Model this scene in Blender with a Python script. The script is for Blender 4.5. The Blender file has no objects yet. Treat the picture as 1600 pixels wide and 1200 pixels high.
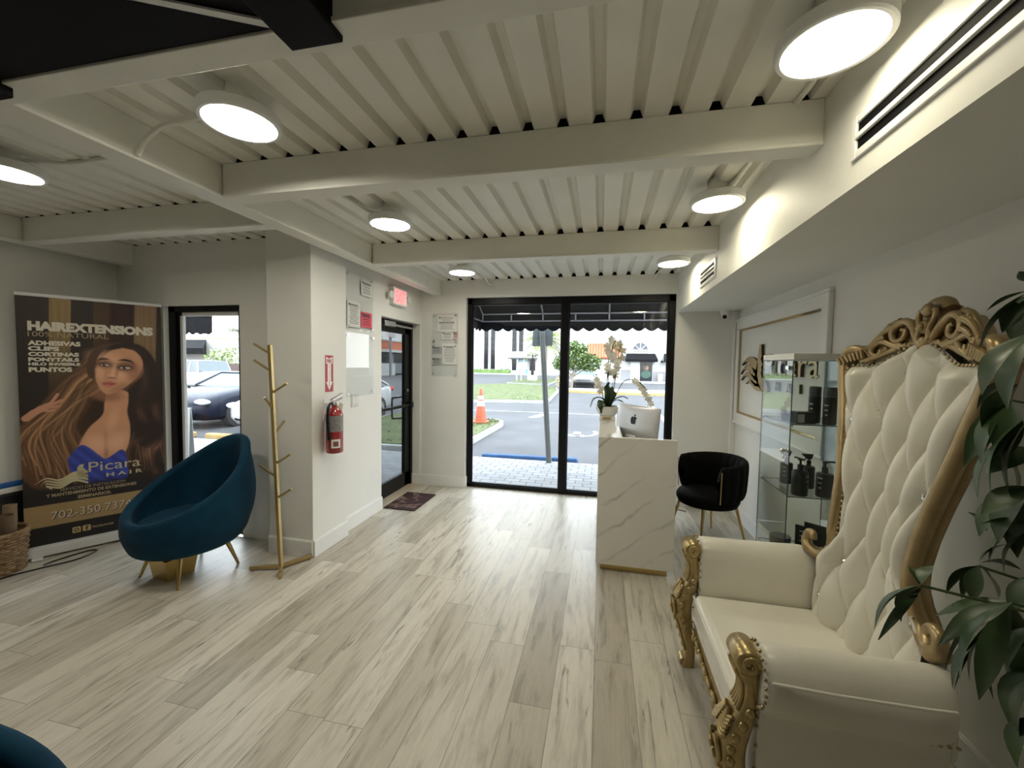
import bpy, bmesh, math, random
import numpy as np
from mathutils import Vector, Matrix, Euler
R = math.radians
PI = math.pi
scene = bpy.context.scene
col = scene.collection

# ------------------------------------------------------------------ camera
cam_data = bpy.data.cameras.new('camera')
cam = bpy.data.objects.new('camera', cam_data)
col.objects.link(cam)
cam_data.sensor_fit = 'HORIZONTAL'
cam_data.sensor_width = 36.0
cam_data.lens = 36.0 * 636.5 / 1600.0
cam_data.clip_start = 0.05
cam_data.clip_end = 400
cam.matrix_world = (Matrix.Translation((0, 0, 1.55)) @ Matrix.Rotation(R(12.385), 4, 'Z') @ Matrix.Rotation(R(-2.728), 4, 'X')
                    @ Matrix.Rotation(R(-0.866), 4, 'Y') @ Matrix.Rotation(R(90), 4, 'X'))
scene.camera = cam

# ------------------------------------------------------------------ sky and exposure
world = bpy.data.worlds.new('overcast_sky')
scene.world = world
world.use_nodes = True
wn = world.node_tree.nodes
wl = world.node_tree.links
wn.clear()
w_out = wn.new('ShaderNodeOutputWorld')
w_bg = wn.new('ShaderNodeBackground')
w_tc = wn.new('ShaderNodeTexCoord')
w_sep = wn.new('ShaderNodeSeparateXYZ')
w_ramp = wn.new('ShaderNodeValToRGB')
w_ramp.color_ramp.elements[0].color = (0.93, 0.94, 0.95, 1)
w_ramp.color_ramp.elements[1].position = 0.7
w_ramp.color_ramp.elements[1].color = (0.76, 0.87, 1.0, 1)
w_bg.inputs['Strength'].default_value = 4.25
wl.new(w_tc.outputs['Generated'], w_sep.inputs[0])
wl.new(w_sep.outputs['Z'], w_ramp.inputs[0])
wl.new(w_ramp.outputs[0], w_bg.inputs['Color'])
wl.new(w_bg.outputs[0], w_out.inputs[0])
sun_data = bpy.data.lights.new('sun', 'SUN')
sun_data.energy = 1.8
sun_data.angle = R(25)
sun_data.color = (1.0, 0.97, 0.92)
sun = bpy.data.objects.new('sun', sun_data)
sun.rotation_euler = (R(38), R(12), R(30))
col.objects.link(sun)
scene.view_settings.view_transform = 'Standard'
scene.view_settings.look = 'None'
scene.view_settings.gamma = 1
scene.view_settings.use_curve_mapping = False
scene.view_settings.exposure = 1.02
scene.cycles.max_bounces = 12
scene.cycles.diffuse_bounces = 6
scene.cycles.transparent_max_bounces = 24
scene.cycles.sample_clamp_indirect = 6.0
scene.cycles.caustics_reflective = False
scene.cycles.caustics_refractive = False
LAMP_NEUTRAL, LAMP_WARM = 29.0, 19.0

# ------------------------------------------------------------------ helpers
class MB:
    """collects shapes; build() links them as ONE mesh object"""
    def __init__(self):
        self.v, self.f, self.mi, self.sm = [], [], [], []

    def add(self, verts, faces, mi=0, smooth=False, M=None):
        b = len(self.v)
        if M is not None:
            verts = [M @ Vector(p) for p in verts]
        self.v += [tuple(p) for p in verts]
        for f in faces:
            self.f.append(tuple(i + b for i in f))
            self.mi.append(mi)
            self.sm.append(smooth)
        return self

    def box(self, x0, x1, y0, y1, z0, z1, mi=0, M=None):
        vs = [(x0, y0, z0), (x1, y0, z0), (x1, y1, z0), (x0, y1, z0), (x0, y0, z1), (x1, y0, z1), (x1, y1, z1), (x0, y1, z1)]
        fs = [(0, 3, 2, 1), (4, 5, 6, 7), (0, 1, 5, 4), (1, 2, 6, 5), (2, 3, 7, 6), (3, 0, 4, 7)]
        return self.add(vs, fs, mi, False, M)

    def prism(self, pts, d, mi=0, M=None, smooth=False):
        """polygon pts in local xy, extruded 0..d along z"""
        n = len(pts)
        a = sum(pts[i][0] * pts[(i + 1) % n][1] - pts[(i + 1) % n][0] * pts[i][1] for i in range(n))
        if a < 0:
            pts = pts[::-1]
        vs = [(p[0], p[1], 0) for p in pts] + [(p[0], p[1], d) for p in pts]
        fs = [tuple(range(n - 1, -1, -1)), tuple(range(n, 2 * n))]
        fs += [(i, (i + 1) % n, n + (i + 1) % n, n + i) for i in range(n)]
        return self.add(vs, fs, mi, smooth, M)

    def grid(self, fn, nu, nv, mi=0, smooth=True, wrap=False, M=None):
        vs = [fn(i / nu, j / nv) for j in range(nv + 1) for i in range(nu + (0 if wrap else 1))]
        w = nu if wrap else nu + 1
        fs = []
        for j in range(nv):
            for i in range(nu):
                i2 = (i + 1) % w
                fs.append((j * w + i, j * w + i2, (j + 1) * w + i2, (j + 1) * w + i))
        return self.add(vs, fs, mi, smooth, M)

    def lathe(self, prof, n=32, mi=0, M=None, cap=True, sx=1, sy=1):
        """prof: list of (r, z)"""
        vs, fs = [], []
        for r, z in prof:
            for i in range(n):
                a = 2 * PI * i / n
                vs.append((r * math.cos(a) * sx, r * math.sin(a) * sy, z))
        for j in range(len(prof) - 1):
            for i in range(n):
                i2 = (i + 1) % n
                fs.append((j * n + i, j * n + i2, (j + 1) * n + i2, (j + 1) * n + i))
        if cap:
            fs.append(tuple(range(n - 1, -1, -1)))
            k = (len(prof) - 1) * n
            fs.append(tuple(range(k, k + n)))
        return self.add(vs, fs, mi, True, M)

    def tube(self, pts, r, n=8, mi=0, M=None, closed=False, flat=None, up=None):
        """sweep a circle (or an ellipse with flat=ratio) along pts; r number or list"""
        pts = [Vector(p) for p in pts]
        m = len(pts)
        rs = r if isinstance(r, (list, tuple)) else [r] * m
        vs, fs = [], []
        prev = None
        for k, p in enumerate(pts):
            if closed:
                t = pts[(k + 1) % m] - pts[k - 1]
            else:
                t = pts[min(k + 1, m - 1)] - pts[max(k - 1, 0)]
            t = t.normalized() if t.length > 1e-9 else Vector((0, 0, 1))
            if up is not None:
                a = Vector(up)
                a = (a - t * a.dot(t))
                a = a.normalized() if a.length > 1e-6 else t.orthogonal().normalized()
            elif prev is None:
                a = t.orthogonal().normalized()
            else:
                a = prev - t * prev.dot(t)
                a = a.normalized() if a.length > 1e-6 else t.orthogonal().normalized()
            prev = a
            b = t.cross(a)
            for i in range(n):
                g = 2 * PI * i / n
                vs.append(p + a * (rs[k] * math.cos(g)) + b * (rs[k] * (flat or 1) * math.sin(g)))
        for k in range(m - 1 + (1 if closed else 0)):
            k2 = (k + 1) % m
            for i in range(n):
                i2 = (i + 1) % n
                fs.append((k * n + i, k * n + i2, k2 * n + i2, k2 * n + i))
        if not closed:
            fs.append(tuple(range(n - 1, -1, -1)))
            fs.append(tuple(range((m - 1) * n, m * n)))
        return self.add(vs, fs, mi, True, M)

    def ball(self, c, r, nu=12, nv=8, mi=0, M=None):
        rx, ry, rz = r if isinstance(r, (list, tuple)) else (r, r, r)
        vs, fs = [(c[0], c[1], c[2] - rz)], []
        for j in range(1, nv):
            a = -PI / 2 + PI * j / nv
            for i in range(nu):
                b = 2 * PI * i / nu
                vs.append((c[0] + rx * math.cos(a) * math.cos(b), c[1] + ry * math.cos(a) * math.sin(b), c[2] + rz * math.sin(a)))
        vs.append((c[0], c[1], c[2] + rz))
        for i in range(nu):
            fs.append((0, 1 + (i + 1) % nu, 1 + i))
            k = 1 + (nv - 2) * nu
            fs.append((len(vs) - 1, k + i, k + (i + 1) % nu))
        for j in range(nv - 2):
            for i in range(nu):
                i2 = (i + 1) % nu
                fs.append((1 + j * nu + i, 1 + j * nu + i2, 1 + (j + 1) * nu + i2, 1 + (j + 1) * nu + i))
        return self.add(vs, fs, mi, True, M)

    def text(self, s, h, M, d=0.001, bold=0.0, mi=0, fit=None, align='LEFT'):
        """raised lettering, cap height about h, optionally squeezed to width fit; lies in local xy"""
        cu = bpy.data.curves.new('lettering', 'FONT')
        cu.body = s
        cu.size = h / 0.70
        cu.extrude = d / 2
        cu.offset = bold
        cu.resolution_u = 3
        cu.align_x = 'LEFT'
        ob = bpy.data.objects.new('lettering', cu)
        col.objects.link(ob)
        bpy.context.view_layer.update()
        dg = bpy.context.evaluated_depsgraph_get()
        me = bpy.data.meshes.new_from_object(ob.evaluated_get(dg))
        vs = [v.co.copy() for v in me.vertices]
        fs = [tuple(p.vertices) for p in me.polygons]
        bpy.data.objects.remove(ob)
        bpy.data.curves.remove(cu)
        bpy.data.meshes.remove(me)
        if not vs:
            return self
        x0 = min(v.x for v in vs)
        x1 = max(v.x for v in vs)
        k = (fit / (x1 - x0)) if fit else 1.0
        off = {'LEFT': 0, 'CENTER': -(x1 - x0) * k / 2, 'RIGHT': -(x1 - x0) * k}[align]
        vs = [Vector(((v.x - x0) * k + off, v.y, v.z + d / 2)) for v in vs]
        return self.add(vs, fs, mi, False, M)

    def build(self, name, mats, parent=None, loc=None, bevel=0, seg=2, sharp=38, kind=None, label=None):
        me = bpy.data.meshes.new(name)
        me.from_pydata(self.v, [], self.f)
        mats = mats if isinstance(mats, (list, tuple)) else [mats]
        for m in mats:
            me.materials.append(m)
        me.polygons.foreach_set('material_index', self.mi)
        me.polygons.foreach_set('use_smooth', self.sm)
        me.update()
        if any(self.sm):
            me.set_sharp_from_angle(angle=R(sharp))
        o = bpy.data.objects.new(name, me)
        col.objects.link(o)
        if parent is not None:
            o.parent = parent
        if loc is not None:
            o.location = loc
        if bevel:
            b = o.modifiers.new('bevel', 'BEVEL')
            b.width = bevel
            b.segments = seg
            b.limit_method = 'ANGLE'
            b.angle_limit = R(40)
            b.harden_normals = False
        if kind:
            o['kind'] = kind
        if label:
            o['label'] = label
        return o


def tag(o, label, cat, group=None, kind=None):
    o['label'] = label
    o['category'] = cat
    if group:
        o['group'] = group
    if kind:
        o['kind'] = kind
    return o


def thing(name, label, cat, loc=(0, 0, 0), rz=0.0, group=None):
    o = bpy.data.objects.new(name, None)
    o.empty_display_size = 0.05
    col.objects.link(o)
    o.location = loc
    o.rotation_euler = (0, 0, rz)
    return tag(o, label, cat, group)


def dup(root, loc, rz, label, group=None):
    r = root.copy()
    col.objects.link(r)
    r.location = loc
    r.rotation_euler = (0, 0, rz)
    r['label'] = label
    if group:
        r['group'] = group
    for ch in list(root.children):
        c = ch.copy()
        col.objects.link(c)
        c.parent = r
        for g in list(ch.children):
            d = g.copy()
            col.objects.link(d)
            d.parent = c
    return r


def FR(o, x, y):
    """matrix with local x along vector x, local y along vector y, origin o"""
    x = Vector(x).normalized()
    y = Vector(y).normalized()
    z = x.cross(y)
    return Matrix(((x.x, y.x, z.x, o[0]), (x.y, y.y, z.y, o[1]), (x.z, y.z, z.z, o[2]), (0, 0, 0, 1)))


def T(x, y, z, rz=0, rx=0, ry=0):
    return Matrix.Translation((x, y, z)) @ Euler((rx, ry, rz)).to_matrix().to_4x4()


def spline(pts, n=8):
    """Catmull-Rom through pts (tuples of any length)"""
    P = [np.array(p, float) for p in pts]
    P = [2 * P[0] - P[1]] + P + [2 * P[-1] - P[-2]]
    out = []
    for i in range(1, len(P) - 2):
        for k in range(n):
            t = k / n
            a, b, c, d = P[i - 1], P[i], P[i + 1], P[i + 2]
            out.append(tuple(0.5 * ((2 * b) + (c - a) * t + (2 * a - 5 * b + 4 * c - d) * t * t + (3 * b - a - 3 * c + d) * t ** 3)))
    out.append(tuple(P[-2]))
    return out


# ------------------------------------------------------------------ materials
def mat(name, color=(0.8, 0.8, 0.8), rough=0.5, metal=0.0, spec=0.5, coat=0.0, sheen=0.0, emit=None, estr=0.0):
    m = bpy.data.materials.new(name)
    m.use_nodes = True
    b = m.node_tree.nodes['Principled BSDF']
    b.inputs['Base Color'].default_value = (*color, 1)
    b.inputs['Roughness'].default_value = rough
    b.inputs['Metallic'].default_value = metal
    b.inputs['Specular IOR Level'].default_value = spec
    b.inputs['Coat Weight'].default_value = coat
    b.inputs['Sheen Weight'].default_value = sheen
    if emit:
        b.inputs['Emission Color'].default_value = (*emit, 1)
        b.inputs['Emission Strength'].default_value = estr
    return m


class NT:
    """small node-tree writer for one material"""
    def __init__(self, m):
        self.m, self.t = m, m.node_tree
        self.b = self.t.nodes['Principled BSDF']

    def n(self, typ, **kw):
        nd = self.t.nodes.new(typ)
        for k, v in kw.items():
            setattr(nd, k, v)
        return nd

    def l(self, a, b):
        self.t.links.new(a, b)

    def math(self, op, a, b=None, c=None):
        nd = self.n('ShaderNodeMath', operation=op)
        for i, s in enumerate((a, b, c)):
            if s is None:
                continue
            if isinstance(s, (int, float)):
                nd.inputs[i].default_value = s
            else:
                self.l(s, nd.inputs[i])
        return nd.outputs[0]

    def noise(self, vec, scale, detail=3.0, rough=0.5, dist=0.0):
        nd = self.n('ShaderNodeTexNoise')
        nd.inputs['Scale'].default_value = scale
        nd.inputs['Detail'].default_value = detail
        nd.inputs['Roughness'].default_value = rough
        nd.inputs['Distortion'].default_value = dist
        if vec is not None:
            self.l(vec, nd.inputs['Vector'])
        return nd.outputs['Fac']

    def coord(self, scale=(1, 1, 1), kind='Object', rot=(0, 0, 0)):
        tc = self.n('ShaderNodeTexCoord')
        mp = self.n('ShaderNodeMapping')
        mp.inputs['Scale'].default_value = scale
        mp.inputs['Rotation'].default_value = rot
        self.l(tc.outputs[kind], mp.inputs['Vector'])
        return mp.outputs['Vector']

    def ramp(self, fac, stops):
        nd = self.n('ShaderNodeValToRGB')
        els = nd.color_ramp.elements
        while len(els) < len(stops):
            els.new(0.5)
        for e, (p, c) in zip(els, stops):
            e.position = p
            e.color = (*c, 1) if len(c) == 3 else c
        self.l(fac, nd.inputs[0])
        return nd.outputs[0]

    def mix(self, fac, a, b, blend='MIX'):
        nd = self.n('ShaderNodeMix', data_type='RGBA', blend_type=blend)
        for i, s in ((0, fac), (6, a), (7, b)):
            if isinstance(s, (int, float)):
                nd.inputs[i].default_value = s
            elif isinstance(s, tuple):
                nd.inputs[i].default_value = (*s, 1)
            else:
                self.l(s, nd.inputs[i])
        return nd.outputs[2]

    def bump(self, h, strength=0.2, dist=0.01):
        nd = self.n('ShaderNodeBump')
        nd.inputs['Strength'].default_value = strength
        nd.inputs['Distance'].default_value = dist
        self.l(h, nd.inputs['Height'])
        self.l(nd.outputs[0], self.b.inputs['Normal'])

    def color(self, s):
        self.l(s, self.b.inputs['Base Color'])


def noisy(name, c0, c1, scale=5, rough=0.5, bump=0.0, bscale=80, bdist=0.004, **kw):
    m = mat(name, c0, rough, **kw)
    t = NT(m)
    v = t.coord()
    t.color(t.ramp(t.noise(v, scale, 4), [(0.3, c0), (0.7, c1)]))
    if bump:
        t.bump(t.noise(v, bscale, 3), bump, bdist)
    return m


def glass_mat(name, tint=(1, 1, 1), refl=1.0, ior=1.5):
    """thin architectural glass: clear, with a Fresnel mirror on top"""
    m = bpy.data.materials.new(name)
    m.use_nodes = True
    nt = m.node_tree
    nt.nodes.clear()
    o = nt.nodes.new('ShaderNodeOutputMaterial')
    mx = nt.nodes.new('ShaderNodeMixShader')
    tr = nt.nodes.new('ShaderNodeBsdfTransparent')
    gl = nt.nodes.new('ShaderNodeBsdfGlossy')
    fr = nt.nodes.new('ShaderNodeFresnel')
    ml = nt.nodes.new('ShaderNodeMath')
    ml.operation = 'MULTIPLY'
    tr.inputs[0].default_value = (*tint, 1)
    gl.inputs['Roughness'].default_value = 0.0
    fr.inputs[0].default_value = ior
    ml.inputs[1].default_value = refl
    nt.links.new(fr.outputs[0], ml.inputs[0])
    nt.links.new(ml.outputs[0], mx.inputs[0])
    nt.links.new(tr.outputs[0], mx.inputs[1])
    nt.links.new(gl.outputs[0], mx.inputs[2])
    nt.links.new(mx.outputs[0], o.inputs[0])
    return m


m_wall = noisy('wall_paint', (0.76, 0.755, 0.715), (0.79, 0.785, 0.745), 3, 0.55, 0.06, 160)
m_trim = mat('trim_paint', (0.80, 0.80, 0.78), 0.4)
m_ceiling = noisy('ceiling_paint', (0.78, 0.77, 0.71), (0.83, 0.82, 0.76), 4, 0.5, 0.1, 120)
m_black = mat('black_frame', (0.003, 0.003, 0.0035), 0.38, spec=0.25)
m_blackpaint = noisy('black_paint', (0.0008, 0.0008, 0.0014), (0.0016, 0.0016, 0.0024), 6, 0.55, spec=0.12)
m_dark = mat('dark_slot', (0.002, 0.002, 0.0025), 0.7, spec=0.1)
m_white_metal = mat('white_metal', (0.78, 0.78, 0.77), 0.35)
m_glass = glass_mat('window_glass', (0.97, 0.985, 0.98), 0.85)
m_glass_green = glass_mat('cabinet_glass', (0.95, 0.975, 0.965), 1.0)
m_glass_edge = mat('glass_edge', (0.03, 0.07, 0.06), 0.15)
m_acrylic = glass_mat('acrylic', (0.985, 0.99, 0.99), 0.32)
m_glass_tint = glass_mat('tinted_door_glass', (0.56, 0.58, 0.58), 0.85)
m_gold = noisy('gold_paint', (0.42, 0.31, 0.13), (0.50, 0.39, 0.19), 14, 0.30, metal=0.85)
m_brass = mat('brass', (0.62, 0.46, 0.20), 0.28, 1.0)
m_chrome = mat('chrome', (0.8, 0.8, 0.8), 0.12, 1.0)
m_steel = mat('brushed_steel', (0.55, 0.55, 0.54), 0.35, 1.0)
m_paper = mat('paper', (0.82, 0.81, 0.77), 0.8)
m_ink = mat('ink', (0.05, 0.05, 0.06), 0.7)
m_plastic_black = mat('black_plastic', (0.005, 0.005, 0.006), 0.38, spec=0.35)
m_white_plastic = mat('white_plastic', (0.80, 0.80, 0.77), 0.4)


def floor_material():
    m = mat('oak_laminate', (0.5, 0.47, 0.42), 0.42, spec=0.4)
    t = NT(m)
    tc = t.n('ShaderNodeTexCoord')
    sp = t.n('ShaderNodeSeparateXYZ')
    t.l(tc.outputs['Object'], sp.inputs[0])
    x, y = sp.outputs['X'], sp.outputs['Y']
    W, L = 0.19, 1.22
    xi = t.math('DIVIDE', x, W)
    ix = t.math('FLOOR', xi)
    wn1 = t.n('ShaderNodeTexWhiteNoise', noise_dimensions='1D')
    t.l(ix, wn1.inputs['W'])
    yi = t.math('ADD', t.math('DIVIDE', y, L), t.math('MULTIPLY', wn1.outputs['Value'], 7.3))
    iy = t.math('FLOOR', yi)
    cb = t.n('ShaderNodeCombineXYZ')
    t.l(ix, cb.inputs[0])
    t.l(iy, cb.inputs[1])
    wn2 = t.n('ShaderNodeTexWhiteNoise', noise_dimensions='2D')
    t.l(cb.outputs[0], wn2.inputs['Vector'])
    rnd = wn2.outputs['Value']
    # grain coordinates, shifted per plank
    gc = t.n('ShaderNodeCombineXYZ')
    t.l(t.math('ADD', t.math('MULTIPLY', x, 9.0), t.math('MULTIPLY', rnd, 41.0)), gc.inputs[0])
    t.l(t.math('ADD', t.math('MULTIPLY', y, 1.1), t.math('MULTIPLY', rnd, 17.0)), gc.inputs[1])
    g1 = t.noise(gc.outputs[0], 2.2, 6, 0.62, 0.6)
    g2 = t.noise(gc.outputs[0], 9.0, 4, 0.6, 0.3)
    base = t.ramp(rnd, [(0.0, (0.44, 0.40, 0.325)), (0.45, (0.565, 0.525, 0.44)), (1.0, (0.67, 0.63, 0.545))])
    grain = t.ramp(g1, [(0.30, (0.52, 0.50, 0.47)), (0.5, (0.98, 0.98, 0.98)), (0.75, (1.10, 1.10, 1.10))])
    c = t.mix(0.85, base, grain, 'MULTIPLY')
    fine = t.ramp(g2, [(0.3, (0.82, 0.82, 0.82)), (0.6, (1.04, 1.04, 1.04))])
    c = t.mix(0.40, c, fine, 'MULTIPLY')
    kc = t.n('ShaderNodeCombineXYZ')
    t.l(t.math('ADD', t.math('MULTIPLY', x, 8.0), t.math('MULTIPLY', rnd, 13.0)), kc.inputs[0])
    t.l(t.math('ADD', t.math('MULTIPLY', y, 1.0), t.math('MULTIPLY', rnd, 29.0)), kc.inputs[1])
    k = t.noise(kc.outputs[0], 2.1, 4, 0.6, 1.9)
    kf = t.ramp(k, [(0.625, (0, 0, 0)), (0.72, (1, 1, 1))])
    c = t.mix(t.math('MULTIPLY', kf, 0.75), c, (0.13, 0.105, 0.085))
    # seams
    fx = t.math('FRACT', xi)
    fy = t.math('FRACT', yi)
    sx = t.math('LESS_THAN', t.math('MINIMUM', fx, t.math('SUBTRACT', 1.0, fx)), 0.010)
    sy = t.math('LESS_THAN', t.math('MINIMUM', fy, t.math('SUBTRACT', 1.0, fy)), 0.0013)
    s = t.math('MAXIMUM', sx, sy)
    c = t.mix(t.math('MULTIPLY', s, 0.6), c, (0.16, 0.14, 0.12))
    t.color(c)
    t.l(t.math('ADD', 0.24, t.math('MULTIPLY', g1, 0.22)), t.b.inputs['Roughness'])
    t.bump(t.math('SUBTRACT', g2, s), 0.08, 0.002)
    return m


def marble_material():
    m = mat('white_marble', (0.8, 0.79, 0.76), 0.12, spec=0.5)
    t = NT(m)
    v = t.coord((1, 1, 1), 'Object', (0, R(38), 0))
    w = t.n('ShaderNodeTexWave', wave_type='BANDS', bands_direction='Z')
    w.inputs['Scale'].default_value = 1.7
    w.inputs['Distortion'].default_value = 5.0
    w.inputs['Detail'].default_value = 4.0
    w.inputs['Detail Scale'].default_value = 1.3
    t.l(v, w.inputs['Vector'])
    vein = t.ramp(w.outputs['Fac'], [(0.0, (1, 1, 1)), (0.035, (0.25, 0.25, 0.25)), (0.10, (0, 0, 0))])
    brk = t.ramp(t.noise(v, 2.6, 3), [(0.42, (0, 0, 0)), (0.60, (1, 1, 1))])
    cloud = t.ramp(t.noise(v, 1.7, 5), [(0.3, (0.74, 0.725, 0.695)), (0.7, (0.82, 0.81, 0.78))])
    t.color(t.mix(t.math('MULTIPLY', t.math('MULTIPLY', vein, brk), 0.7), cloud, (0.40, 0.37, 0.33)))
    return m


def paver_material():
    m = mat('concrete_pavers', (0.5, 0.5, 0.5), 0.85)
    t = NT(m)
    v = t.coord((1, 1, 1), 'Object')
    b = t.n('ShaderNodeTexBrick')
    b.inputs['Color1'].default_value = (0.20, 0.20, 0.205, 1)
    b.inputs['Color2'].default_value = (0.25, 0.25, 0.255, 1)
    b.inputs['Mortar'].default_value = (0.085, 0.085, 0.09, 1)
    b.inputs['Scale'].default_value = 1.0
    b.inputs['Mortar Size'].default_value = 0.008
    b.inputs['Brick Width'].default_value = 0.21
    b.inputs['Row Height'].default_value = 0.13
    t.l(v, b.inputs['Vector'])
    t.color(t.mix(0.5, b.outputs['Color'], t.ramp(t.noise(v, 3, 4), [(0.3, (0.75, 0.75, 0.75)), (0.7, (1, 1, 1))]), 'MULTIPLY'))
    t.bump(b.outputs['Fac'], -0.4, 0.01)
    return m


def grass_material():
    return noisy('lawn', (0.040, 0.055, 0.014), (0.10, 0.12, 0.036), 2.2, 0.9, 0.8, 60, 0.03)


m_floor = floor_material()
m_marble = marble_material()
m_paver = paver_material()
m_grass = grass_material()
m_asphalt = noisy('asphalt', (0.040, 0.040, 0.043), (0.060, 0.060, 0.064), 0.9, 0.9, 0.4, 90)
m_kerb = noisy('painted_concrete', (0.23, 0.235, 0.24), (0.29, 0.295, 0.30), 3, 0.85, 0.3, 30)
# glass mix uses a symmetric facing term so that panes with two faces stay clear
for gm in (m_glass, m_glass_green, m_acrylic, m_glass_tint):
    nt = gm.node_tree
    fr = [n for n in nt.nodes if n.type == 'FRESNEL'][0]
    ml = [n for n in nt.nodes if n.type == 'MATH'][0]
    lw = nt.nodes.new('ShaderNodeLayerWeight')
    lw.inputs[0].default_value = 0.5
    p5 = nt.nodes.new('ShaderNodeMath')
    p5.operation = 'POWER'
    p5.inputs[1].default_value = 4.0
    ad = nt.nodes.new('ShaderNodeMath')
    ad.operation = 'MULTIPLY_ADD'
    ad.inputs[1].default_value = 0.90
    ad.inputs[2].default_value = 0.035
    nt.links.new(lw.outputs['Facing'], p5.inputs[0])
    nt.links.new(p5.outputs[0], ad.inputs[0])
    nt.links.new(ad.outputs[0], ml.inputs[0])
    nt.nodes.remove(fr)

# ------------------------------------------------------------------ the room
WB = 4.80      # inner face of the back wall
H = 2.62
S = 'structure'


def slab(name, x0, x1, y0, y1, z0, z1, m, parent=None, bevel=0):
    return MB().box(x0, x1, y0, y1, z0, z1).build(name, m, parent, bevel=bevel, kind=S if parent is None else None)


MB().box(-4.55, 1.5, -3.1, 2.93, -0.04, 0).box(-2.42, 1.5, 2.93, 4.93, -0.04, 0).build('floor', m_floor, kind=S)
slab('wall_right', 1.41, 1.56, -3.1, 5.05, -0.1, H, m_wall)
slab('wall_left', -4.55, -4.40, -3.1, 3.08, -0.1, H, m_wall)
slab('wall_front', -4.55, 1.56, -3.25, -3.1, -0.1, H, m_wall)
(MB().box(-2.42, -1.645, WB, 5.05, -0.1, H).box(-1.645, 0.79, WB, 5.05, 2.362, H).box(0.79, 1.41, WB, 5.05, -0.1, H)
 .box(-1.645, 0.79, 4.94, 5.05, -0.1, -0.03)).build('wall_back', m_wall, kind=S)
MB().box(-2.42, -2.245, 3.19, 3.86, -0.1, H).box(-2.42, -2.245, 3.86, 4.785, 2.035, H).box(-2.42, -2.245, 4.785, WB, -0.1, H).build('wall_entrance', m_wall, kind=S)
(MB().box(-4.40, -3.87, 2.93, 3.08, -0.1, H).box(-3.87, -3.045, 2.93, 3.08, 2.03, H).box(-3.045, -2.42, 2.93, 3.08, -0.1, H)
 .box(-3.87, -3.045, 2.97, 3.08, -0.1, 0.0)).build('wall_alcove', m_wall, kind=S)
MB().box(-2.60, -2.195, 2.75, 3.19, -0.1, H).build('column', m_wall, kind=S, bevel=0.004)
slab('soffit', 0.80, 1.41, -3.1, WB, 2.155, H, m_wall)

# fluted steel deck
prof = []
x = -4.46 - 0.11
PW = 0.152
while x < 1.5:
    prof += [(x, 2.575), (x + 0.098, 2.575), (x + 0.112, 2.612), (x + 0.138, 2.612)]
    x += PW
dk = MB()
n = len(prof)
dk.add([(p[0], -3.1, p[1]) for p in prof] + [(p[0], 5.05, p[1]) for p in prof], [(i, n + i, n + i + 1, i + 1) for i in range(n - 1)])
dk.box(-4.6, 1.56, -3.2, 5.05, 2.622, 2.66)
dk.build('ceiling', m_ceiling, kind=S)

# steel beams
def beam(x0, x1, y0, y1, z0=2.40, z1=2.574, along='x'):
    m = MB()
    if along == 'x':
        m.box(x0, x1, y0 + 0.006, y1 - 0.006, z0 + 0.014, z1).box(x0, x1, y0, y1, z0, z0 + 0.014)
    else:
        m.box(x0 + 0.012, x1 - 0.012, y0, y1, z0 + 0.014, z1).box(x0, x1, y0, y1, z0, z0 + 0.014)
    return m.build('beam', m_ceiling, kind=S, bevel=0.003)


beam(-2.085, -1.960, 0.94, WB, 2.40, along='y')
beam(-4.31, -4.19, -3.1, 2.93, 2.40, along='y')
for y0, y1 in ((0.935, 1.02), (1.795, 1.895), (3.225, 3.325)):
    beam(-1.963, 0.80, y0, y1)
beam(-4.19, -2.086, 2.195, 2.29)
(MB().box(-4.40, -1.965, -3.0, 0.985, 2.398, 2.56).box(-1.965, -0.84, -3.0, 0.934, 2.406, 2.56).box(-0.838, -0.682, -3.0, 0.985, 2.385, 2.58).box(-2.3, -1.845, -3.0, 0.962, 2.37, 2.42)
 ).build('bulkhead', m_blackpaint, kind=S, bevel=0.004)
MB().prism([(-1.70, 0.49), (-1.041, 0.800), (-0.838, 0.902), (-0.838, 0.926), (-1.109, 0.786), (-1.72, 0.47)], 0.006, M=T(0, 0, 2.398)).build('trim_lit_edge', m_white_metal, kind=S)  # white strip added to draw the bright lit edge along the black bulkhead

# black strips standing in for shade in the deck flutes over beams and walls
fc = MB()
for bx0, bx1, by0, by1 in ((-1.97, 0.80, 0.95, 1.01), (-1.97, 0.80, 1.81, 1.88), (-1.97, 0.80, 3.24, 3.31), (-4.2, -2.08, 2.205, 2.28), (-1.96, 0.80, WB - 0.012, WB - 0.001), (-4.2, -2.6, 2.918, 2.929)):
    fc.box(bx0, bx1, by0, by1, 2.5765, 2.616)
fc.build('trim_flute_shade', m_dark, kind=S)

# baseboards
def baseboard(name, pts, h=0.13, d=0.016):
    """runs along pts; the room lies to the left of the direction of travel"""
    m = MB()
    for (xa, ya), (xb, yb) in zip(pts[:-1], pts[1:]):
        dx, dy = xb - xa, yb - ya
        L = math.hypot(dx, dy)
        m.box(-d if False else 0, L, 0, d, 0, h, M=T(xa, ya, 0, math.atan2(dy, dx)))
        m.box(0, L, 0, d * 0.6, h, h + 0.008, M=T(xa, ya, 0, math.atan2(dy, dx)))
    return m.build(name, m_trim, kind=S, bevel=0.003)


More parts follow.
